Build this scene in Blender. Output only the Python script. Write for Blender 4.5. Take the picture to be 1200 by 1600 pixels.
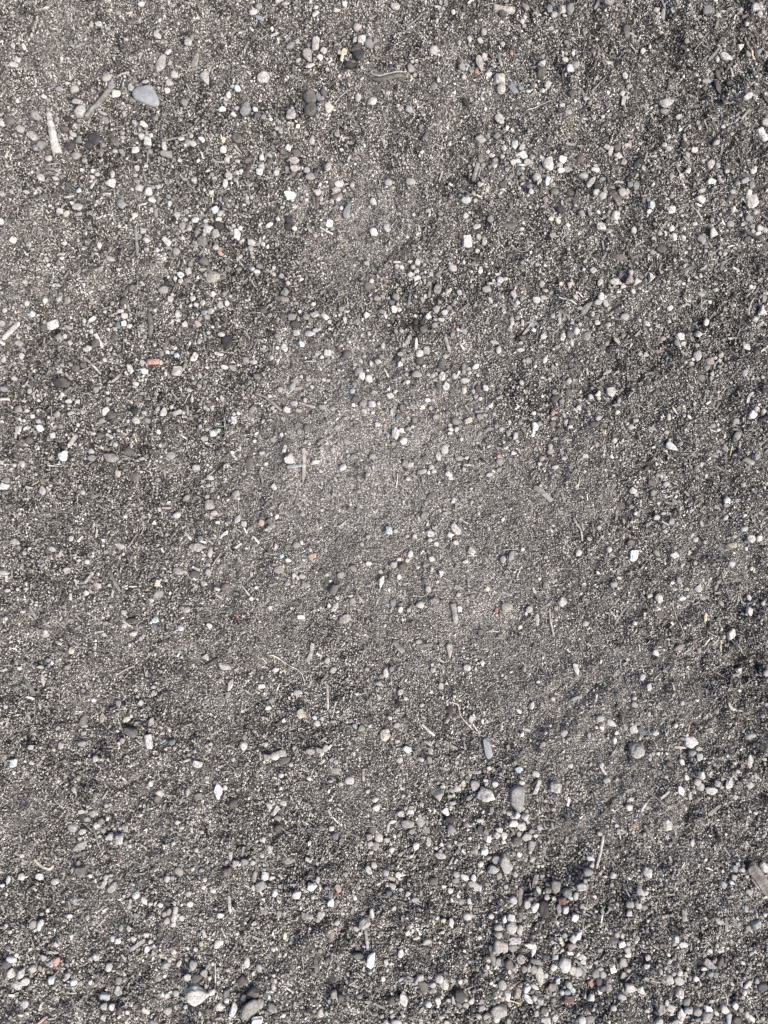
import bpy, math, numpy as np
from mathutils import Vector

# ------------------------------------------------------------------ camera, sky, sun, exposure
for o in list(bpy.data.objects): bpy.data.objects.remove(o)
scn = bpy.context.scene
CAM_H = 1.35                      # metres above the ground; one photo pixel covers one millimetre of ground
cam = bpy.data.cameras.new("camera"); cam_o = bpy.data.objects.new("camera", cam)
scn.collection.objects.link(cam_o); scn.camera = cam_o
cam_o.location = (0, 0, CAM_H); cam_o.rotation_euler = (0, 0, 0)
cam.sensor_fit = 'VERTICAL'; cam.sensor_height = 24.0
cam.lens = 24.0 * CAM_H / 1.6
cam.clip_start = 0.01; cam.clip_end = 500
SUN_EL, SUN_AZ = 50.0, -36.0     # azimuth: degrees counter-clockwise from +X
world = bpy.data.worlds.new("World"); scn.world = world; world.use_nodes = True
nt = world.node_tree; nt.nodes.clear()
sky = nt.nodes.new('ShaderNodeTexSky'); sky.sky_type = 'NISHITA'; sky.sun_disc = False
sky.sun_elevation = math.radians(SUN_EL); sky.sun_rotation = math.radians(90 - SUN_AZ)
sky.air_density = 0.6; sky.dust_density = 6.0; sky.ozone_density = 0.6
bg = nt.nodes.new('ShaderNodeBackground'); bg.inputs['Strength'].default_value = 0.13
wo = nt.nodes.new('ShaderNodeOutputWorld')
nt.links.new(sky.outputs[0], bg.inputs[0]); nt.links.new(bg.outputs[0], wo.inputs[0])
sun = bpy.data.lights.new("sun", 'SUN'); sun.energy = 1.05; sun.angle = math.radians(22); sun.color = (1.0, 0.972, 0.935)
sun_o = bpy.data.objects.new("sun", sun); scn.collection.objects.link(sun_o)
sd = Vector((math.cos(math.radians(SUN_AZ)) * math.cos(math.radians(SUN_EL)), math.sin(math.radians(SUN_AZ)) * math.cos(math.radians(SUN_EL)), math.sin(math.radians(SUN_EL))))
sun_o.location = sd * 5; sun_o.rotation_euler = sd.to_track_quat('Z', 'Y').to_euler()
scn.view_settings.view_transform = 'Standard'; scn.view_settings.look = 'None'
scn.view_settings.exposure = 1.0; scn.view_settings.gamma = 1.0
scn.render.engine = 'CYCLES'

rng = np.random.default_rng(11)
W, H = 1200, 1600

# ------------------------------------------------------------------ the lie of the land (all in millimetres = photo pixels)
def lattice(seed): return np.random.default_rng(seed).random((256, 256))
_T = {}
def noise(x, y, wl, seed):
    if seed not in _T: _T[seed] = lattice(seed)
    T = _T[seed]; x = np.asarray(x, float); y = np.asarray(y, float); ca, sa = math.cos(seed * .83 + .4), math.sin(seed * .83 + .4)
    u = (x * ca - y * sa) / wl + 1000.0; v = (x * sa + y * ca) / wl + 1000.0
    iu = np.floor(u).astype(int); iv = np.floor(v).astype(int); fu = u - iu; fv = v - iv
    fu = fu * fu * (3 - 2 * fu); fv = fv * fv * (3 - 2 * fv)
    a = T[iu & 255, iv & 255]; b = T[(iu + 1) & 255, iv & 255]; c = T[iu & 255, (iv + 1) & 255]; d = T[(iu + 1) & 255, (iv + 1) & 255]
    return (a * (1 - fu) + b * fu) * (1 - fv) + (c * (1 - fu) + d * fu) * fv - 0.5

def seat(x, y, r, buried=False):
    a = np.arange(8) * .785; h = height(x + np.cos(a) * r, y + np.sin(a) * r)
    return float(h.mean() if buried else .55 * h.mean() + .45 * h.max())
# x, y, radius, depth in mm: hollows (negative) and soft mounds
RELIEF = [(823, 619, 32, 12), (590, 85, 22, -9), (1178, 932, 20, -16), (1156, 1038, 15, -12), (445, 1066, 26, -12),
          (160, 1105, 22, -8), (125, 1285, 26, -9), (52, 1075, 24, -8), (585, 1345, 40, -7), (385, 440, 60, -7), (160, 1555, 22, -10),
          (600, 268, 16, -10), (705, 1470, 16, -8), (520, 1535, 16, -10), (980, 250, 30, -5), (240, 1055, 34, -6), (540, 1120, 30, -8),
          (760, 240, 26, 6), (625, 290, 40, 7), (870, 1140, 34, 8), (565, 1540, 40, 4), (330, 440, 30, 7), (1165, 1180, 40, 8),
          (300, 1255, 60, 6), (520, 1345, 50, 8), (960, 402, 26, 4), (987, 588, 28, 5), (740, 700, 110, 5), (480, 620, 90, 5),
          (960, 760, 90, 6), (640, 1040, 90, 5), (560, 820, 100, 4), (60, 90, 90, 6), (300, 80, 50, 5), (1010, 1240, 60, 7),
          (1000, 480, 60, 6), (700, 350, 70, 6), (430, 1000, 70, 4), (200, 960, 90, 5), (1090, 700, 80, 5), (880, 940, 60, 5),
          (1140, 620, 20, -8), (700, 1235, 22, -8), (40, 1360, 24, -8), (765, 245, 12, -6), (245, 970, 10, -7), (150, 845, 12, -6)]
def height(x, y):
    x = np.asarray(x, float); y = np.asarray(y, float)
    rough = .75 + .9 * (noise(x, y, 170, 41) + .25 + .35 * np.clip((500 - y) / 500, 0, 1) * np.clip((x - 300) / 400, 0, 1))
    rough = np.clip(rough, .45, 1.6) * (1 - .6 * np.exp(-((x - 680) ** 2 + (y - 780) ** 2) / (2 * 180 ** 2)))
    h = 10 * noise(x, y, 260, 1) + 10 * noise(x, y, 105, 2) + rough * (14 * noise(x, y, 47, 3) + 10 * noise(x, y, 22, 4) + 5.4 * noise(x, y, 10, 5) + 2.4 * noise(x, y, 5.5, 6)
        - 5 * np.clip(.12 - np.abs(noise(x, y, 36, 42)), 0, 1) * 8)
    for cx, cy, r, d in RELIEF:
        h = h + d * np.exp(-((x - cx) ** 2 + (y - cy) ** 2) / (2 * (r * .75) ** 2))
    return h

# soil moisture: 1 = damp dark soil, -1 = dry pale dust (x, y, radius, amount)
SOIL = [(822, 617, 42, 1.1), (395, 430, 75, 1.1), (100, 640, 130, .45), (960, 402, 40, .6), (940, 640, 90, .35), (240, 1048, 60, .4),
        (440, 1080, 50, 1.0), (120, 1290, 70, .6), (1110, 520, 110, .3), (150, 215, 60, .8), (585, 90, 40, .6), (240, 520, 90, .3),
        (40, 1060, 50, .4), (540, 1130, 60, .4), (1180, 930, 36, .7), (1155, 1035, 36, .6), (860, 1500, 130, .35), (1020, 1530, 130, .35),
        (640, 500, 50, .35), (900, 470, 60, .4), (160, 1555, 40, .6), (380, 1545, 50, .5), (705, 1470, 30, .4), (350, 330, 60, .3),
        (300, 1340, 60, .3), (490, 1350, 60, .4), (1150, 60, 60, .4), (900, 30, 70, .3), (990, 585, 40, .5), (760, 50, 60, .2),
        (350, 590, 60, .5), (1010, 300, 120, .35), (1150, 400, 90, .3), (700, 1000, 50, .2), (1185, 1180, 50, .4), (850, 1360, 60, .4),
        (660, 770, 170, -.75), (540, 760, 120, -.7), (500, 640, 90, -.6), (770, 850, 110, -.45), (600, 310, 60, -.6), (560, 520, 70, -.5),
        (720, 690, 90, -.5), (650, 960, 120, -.4), (880, 900, 110, -.25), (100, 60, 120, -.35), (300, 90, 60, -.3), (480, 200, 90, -.2),
        (660, 150, 80, -.3), (940, 760, 90, -.3), (560, 380, 60, -.3), (600, 720, 150, -.35), (450, 900, 110, -.3), (700, 1080, 90, -.4), (850, 1150, 60, -.4),
        (540, 1250, 60, -.4), (330, 1100, 80, -.2), (980, 1250, 90, -.3), (80, 1220, 90, -.25), (60, 420, 80, -.2), (870, 780, 70, -.1)]
def soil(x, y):
    x = np.asarray(x, float); y = np.asarray(y, float)
    s = 0.5 * noise(x, y, 150, 21) + 0.6 * noise(x, y, 55, 22) + 0.55 * noise(x, y, 22, 23) + .3 * noise(x, y, 9, 24)
    x = x + 40 * noise(x, y, 70, 25) + 25 * noise(x, y, 25, 26); y = y + 40 * noise(x, y, 80, 27)
    for cx, cy, r, d in SOIL:
        s = s + (.62 if d > 0 else .8) * d * np.exp(-((x - cx) ** 2 + (y - cy) ** 2) / (2 * (r * .75) ** 2))
    return np.tanh(s * 1.05)

def P(px, py, z=0.0): return ((px - 600) / 1000.0, (800 - py) / 1000.0, z / 1000.0)

# ------------------------------------------------------------------ colours (real base colours, linear)
COL = {'W': (.80, .79, .765), 'w': (.55, .535, .50), 'c': (.52, .495, .41), 'l': (.39, .375, .35), 'g': (.23, .24, .225), 't': (.315, .282, .225),
       'd': (.115, .108, .10), 'k': (.05, .05, .052), 'n': (.15, .115, .10), 'b': (.21, .245, .29), 'B': (.50, .62, .66), 'L': (.34, .55, .68),
       'G': (.37, .40, .33), 'o': (.60, .22, .11), 'p': (.46, .38, .335), 'r': (.26, .08, .06), 'y': (.62, .50, .26)}
WORD = {'W': 'bright white', 'w': 'white', 'c': 'cream', 'l': 'light grey', 'g': 'grey', 't': 'tan', 'd': 'dark grey', 'k': 'black', 'n': 'brown',
        'b': 'blue-grey', 'B': 'pale blue', 'L': 'bright blue', 'G': 'greenish', 'o': 'orange', 'p': 'pinkish', 'r': 'reddish', 'y': 'yellowish'}
def colour(code):
    n = len(code); ws = [0.6, 0.4] if n == 2 else ([0.45, .3, .25] if n == 3 else [1.0])
    c = np.sum([np.array(COL[ch]) * w for ch, w in zip(code, ws)], axis=0)
    k = .42 if code[0] in 'oLr' else .55 if code[0] == 'y' else .5
    return (c.mean() + (c - c.mean()) * k) * np.array([1, 1.003, 1])

# ------------------------------------------------------------------ materials
def ramp(nd, stops):
    cr = nd.color_ramp
    while len(cr.elements) > 1: cr.elements.remove(cr.elements[-1])
    cr.elements[0].position = stops[0][0]; cr.elements[0].color = (*stops[0][1], 1)
    for p, c in stops[1:]:
        e = cr.elements.new(p); e.color = (*c, 1)
def new_mat(name):
    m = bpy.data.materials.new(name); m.use_nodes = True; t = m.node_tree
    return m, t, t.nodes['Principled BSDF']
def mottled(name, scales, lo, hi, rough, bump, speck=None, stretch=None, veins=False):
    m, t, b = new_mat(name); N, Lk = t.nodes, t.links
    at = N.new('ShaderNodeAttribute'); at.attribute_name = 'Col'
    tc = N.new('ShaderNodeTexCoord'); mp = N.new('ShaderNodeMapping')
    if stretch: mp.inputs['Scale'].default_value = stretch
    Lk.new(tc.outputs['Object'], mp.inputs[0])
    cur = at.outputs['Color']; hb = None
    for i, sc in enumerate(scales):
        nz = N.new('ShaderNodeTexNoise'); nz.inputs['Scale'].default_value = sc; nz.inputs['Detail'].default_value = 4; nz.inputs['Roughness'].default_value = .65
        Lk.new(mp.outputs[0], nz.inputs['Vector'])
        r = N.new('ShaderNodeValToRGB'); ramp(r, [(.3, (lo,) * 3), (.7, (hi,) * 3)])
        Lk.new(nz.outputs['Fac'], r.inputs[0])
        mx = N.new('ShaderNodeMix'); mx.data_type = 'RGBA'; mx.blend_type = 'MULTIPLY'; mx.inputs[0].default_value = 1.0
        Lk.new(cur, mx.inputs[6]); Lk.new(r.outputs[0], mx.inputs[7]); cur = mx.outputs[2]; hb = nz.outputs['Fac']
    if speck:
        vo = N.new('ShaderNodeTexVoronoi'); vo.inputs['Scale'].default_value = speck
        Lk.new(mp.outputs[0], vo.inputs['Vector'])
        r = N.new('ShaderNodeValToRGB'); ramp(r, [(.0, (.45,) * 3), (.22, (1, 1, 1)), (.8, (1, 1, 1)), (.93, (1.3,) * 3)])
        sp = N.new('ShaderNodeSeparateColor'); Lk.new(vo.outputs['Color'], sp.inputs[0]); Lk.new(sp.outputs[0], r.inputs[0])
        mx = N.new('ShaderNodeMix'); mx.data_type = 'RGBA'; mx.blend_type = 'MULTIPLY'; mx.inputs[0].default_value = 1.0
        Lk.new(cur, mx.inputs[6]); Lk.new(r.outputs[0], mx.inputs[7]); cur = mx.outputs[2]
    Lk.new(cur, b.inputs['Base Color']); b.inputs['Roughness'].default_value = rough
    b.inputs['Specular IOR Level'].default_value = .3
    if bump:
        bp = N.new('ShaderNodeBump'); bp.inputs['Strength'].default_value = bump; bp.inputs['Distance'].default_value = .0012
        Lk.new(hb, bp.inputs['Height']); Lk.new(bp.outputs[0], b.inputs['Normal'])
    return m
M_STONE = mottled('pebble_stone', (90, 420), .72, 1.18, .8, .5, speck=650)
M_SLATE = mottled('slate_stone', (60, 500), .8, 1.12, .62, .35)
M_GRAVEL = mottled('gravel_stone', (160, 600), .72, 1.2, .85, .4)
M_WOOD = mottled('weathered_wood', (40, 160), .6, 1.25, .85, .7, stretch=(1, 1, 1))
M_GRAIN = mottled('sand_grain', (300,), .85, 1.12, .75, 0)
M_BRICK = mottled('crumbled_brick', (200, 700), .6, 1.25, .95, .9)

m, t, b = new_mat('soil'); N, Lk = t.nodes, t.links
tc = N.new('ShaderNodeTexCoord'); at = N.new('ShaderNodeAttribute'); at.attribute_name = 'Col'
vo = N.new('ShaderNodeTexVoronoi'); vo.inputs['Scale'].default_value = 620; Lk.new(tc.outputs['Object'], vo.inputs['Vector'])
sp = N.new('ShaderNodeSeparateColor'); Lk.new(vo.outputs['Color'], sp.inputs[0])
r1 = N.new('ShaderNodeValToRGB'); ramp(r1, [(.0, (.25,) * 3), (.45, (.7,) * 3), (.7, (1.2,) * 3), (.86, (2.2,) * 3), (1, (3.4,) * 3)])
Lk.new(sp.outputs[0], r1.inputs[0])
mx = N.new('ShaderNodeMix'); mx.data_type = 'RGBA'; mx.blend_type = 'MULTIPLY'; mx.inputs[0].default_value = 1
Lk.new(at.outputs['Color'], mx.inputs[6]); Lk.new(r1.outputs[0], mx.inputs[7]); Lk.new(mx.outputs[2], b.inputs['Base Color'])
b.inputs['Roughness'].default_value = .95; b.inputs['Specular IOR Level'].default_value = .2
bp = N.new('ShaderNodeBump'); bp.inputs['Distance'].default_value = .002; bp.inputs['Strength'].default_value = .9; bp.invert = True
Lk.new(vo.outputs['Distance'], bp.inputs['Height']); Lk.new(bp.outputs[0], b.inputs['Normal'])
M_SOIL = m

# ------------------------------------------------------------------ mesh helpers
def mesh_from(name, V, F, k, cols, mat, smooth):
    me = bpy.data.meshes.new(name); nf = len(F)
    me.vertices.add(len(V)); me.vertices.foreach_set('co', np.ascontiguousarray(V, np.float32).ravel())
    me.loops.add(nf * k); me.loops.foreach_set('vertex_index', np.ascontiguousarray(F, np.int32).ravel())
    me.polygons.add(nf); me.polygons.foreach_set('loop_start', np.arange(0, nf * k, k, dtype=np.int32))
    try: me.polygons.foreach_set('loop_total', np.full(nf, k, np.int32))
    except Exception: pass
    me.update(calc_edges=True)
    a = me.attributes.new('Col', 'FLOAT_COLOR', 'POINT')
    c = np.ones((len(V), 4), np.float32); c[:, :3] = cols; a.data.foreach_set('color', c.ravel())
    me.polygons.foreach_set('use_smooth', np.full(nf, bool(smooth)))
    me.materials.append(mat)
    return me
def link(name, me, loc=(0, 0, 0)):
    o = bpy.data.objects.new(name, me); o.location = loc; scn.collection.objects.link(o); return o

def icosphere(sub):
    ph = (1 + 5 ** .5) / 2
    V = [(-1, ph, 0), (1, ph, 0), (-1, -ph, 0), (1, -ph, 0), (0, -1, ph), (0, 1, ph), (0, -1, -ph), (0, 1, -ph), (ph, 0, -1), (ph, 0, 1), (-ph, 0, -1), (-ph, 0, 1)]
    F = [(0, 11, 5), (0, 5, 1), (0, 1, 7), (0, 7, 10), (0, 10, 11), (1, 5, 9), (5, 11, 4), (11, 10, 2), (10, 7, 6), (7, 1, 8), (3, 9, 4), (3, 4, 2), (3, 2, 6), (3, 6, 8), (3, 8, 9), (4, 9, 5), (2, 4, 11), (6, 2, 10), (8, 6, 7), (9, 8, 1)]
    V = [tuple(np.array(v) / np.linalg.norm(v)) for v in V]
    for _ in range(sub):
        mid = {}; NF = []
        def m_(a, b):
            k = (min(a, b), max(a, b))
            if k not in mid:
                q = np.array(V[a]) + np.array(V[b]); V.append(tuple(q / np.linalg.norm(q))); mid[k] = len(V) - 1
            return mid[k]
        for a, b_, c in F:
            x, y, z = m_(a, b_), m_(b_, c), m_(c, a); NF += [(a, x, z), (b_, y, x), (c, z, y), (x, y, z)]
        F = NF
    return np.array(V), np.array(F)
ICO = {s: icosphere(s) for s in (0, 1, 2, 3)}

def stone_verts(sub, shape, rnd):
    """unit stone (about -1..1): directions pushed out to a soft-edged polyhedron"""
    D, F = ICO[sub]
    if 'a' in shape: k, p, j = rnd.integers(4, 6), 16, .30
    elif 't' in shape: k, p, j = 3, 11, .18
    elif 'b' in shape: k, p, j = 4, 15, .12
    else: k, p, j = rnd.integers(5, 8), 5.5, .22
    if not shape: k, p, j = rnd.integers(4, 7), rnd.uniform(5, 11), .26
    th = (np.arange(k) + rnd.random() * (0 if 'b' in shape else 1)) * 2 * math.pi / k + rnd.normal(0, j * .6, k)
    if 'b' in shape: th = np.arange(4) * math.pi / 2 + rnd.normal(0, .09, 4)
    hgt = 1 + rnd.normal(0, j * .35, k) - (.35 if 't' in shape else 0)
    tl = rnd.normal(0, .18, k)
    n = [(math.cos(a) * math.cos(e), math.sin(a) * math.cos(e), math.sin(e)) for a, e in zip(th, tl)]
    h = list(hgt)
    for s in (1, -1):
        for q in range(2 if p > 8 else 3):
            a = rnd.random() * 6.28; e = rnd.uniform(.15, .5)
            n.append((math.cos(a) * math.sin(e), math.sin(a) * math.sin(e), s * math.cos(e))); h.append(rnd.uniform(.85, 1.05))
    for q in range(rnd.integers(2, 5)):
        v = rnd.normal(size=3); v /= np.linalg.norm(v); n.append(tuple(v)); h.append(rnd.uniform(1.0, 1.2))
    n = np.array(n); h = np.array(h)
    q = np.clip(D @ n.T, 0, None) / h
    R = (q ** p).sum(1) ** (-1 / p); R = np.clip(R, .3, 1.5)
    if 'e' in shape: R = R
    V = D * R[:, None]
    if 'e' in shape: V[:, 1:] *= (1 - .38 * V[:, :1] )
    # chips, dents
    for s, amp in ((1.6, .10), (3.3, .05), (7., .022)):
        o = rnd.random(3) * 50
        f = noise(V[:, 0] * s + V[:, 2] * 1.7 * s + o[0], V[:, 1] * s - V[:, 2] * 1.3 * s + o[1], 1.0, 7)
        V = V * (1 + amp * 2 * f[:, None] * (1.4 if p > 8 else .8))
    for a in range(2):
        lo, hi = V[:, a].min(), V[:, a].max(); V[:, a] = (V[:, a] - (lo + hi) / 2) / ((hi - lo) / 2)
    V[:, 2] /= max(1e-6, np.abs(V[:, 2]).max())
    return V, F

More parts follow.
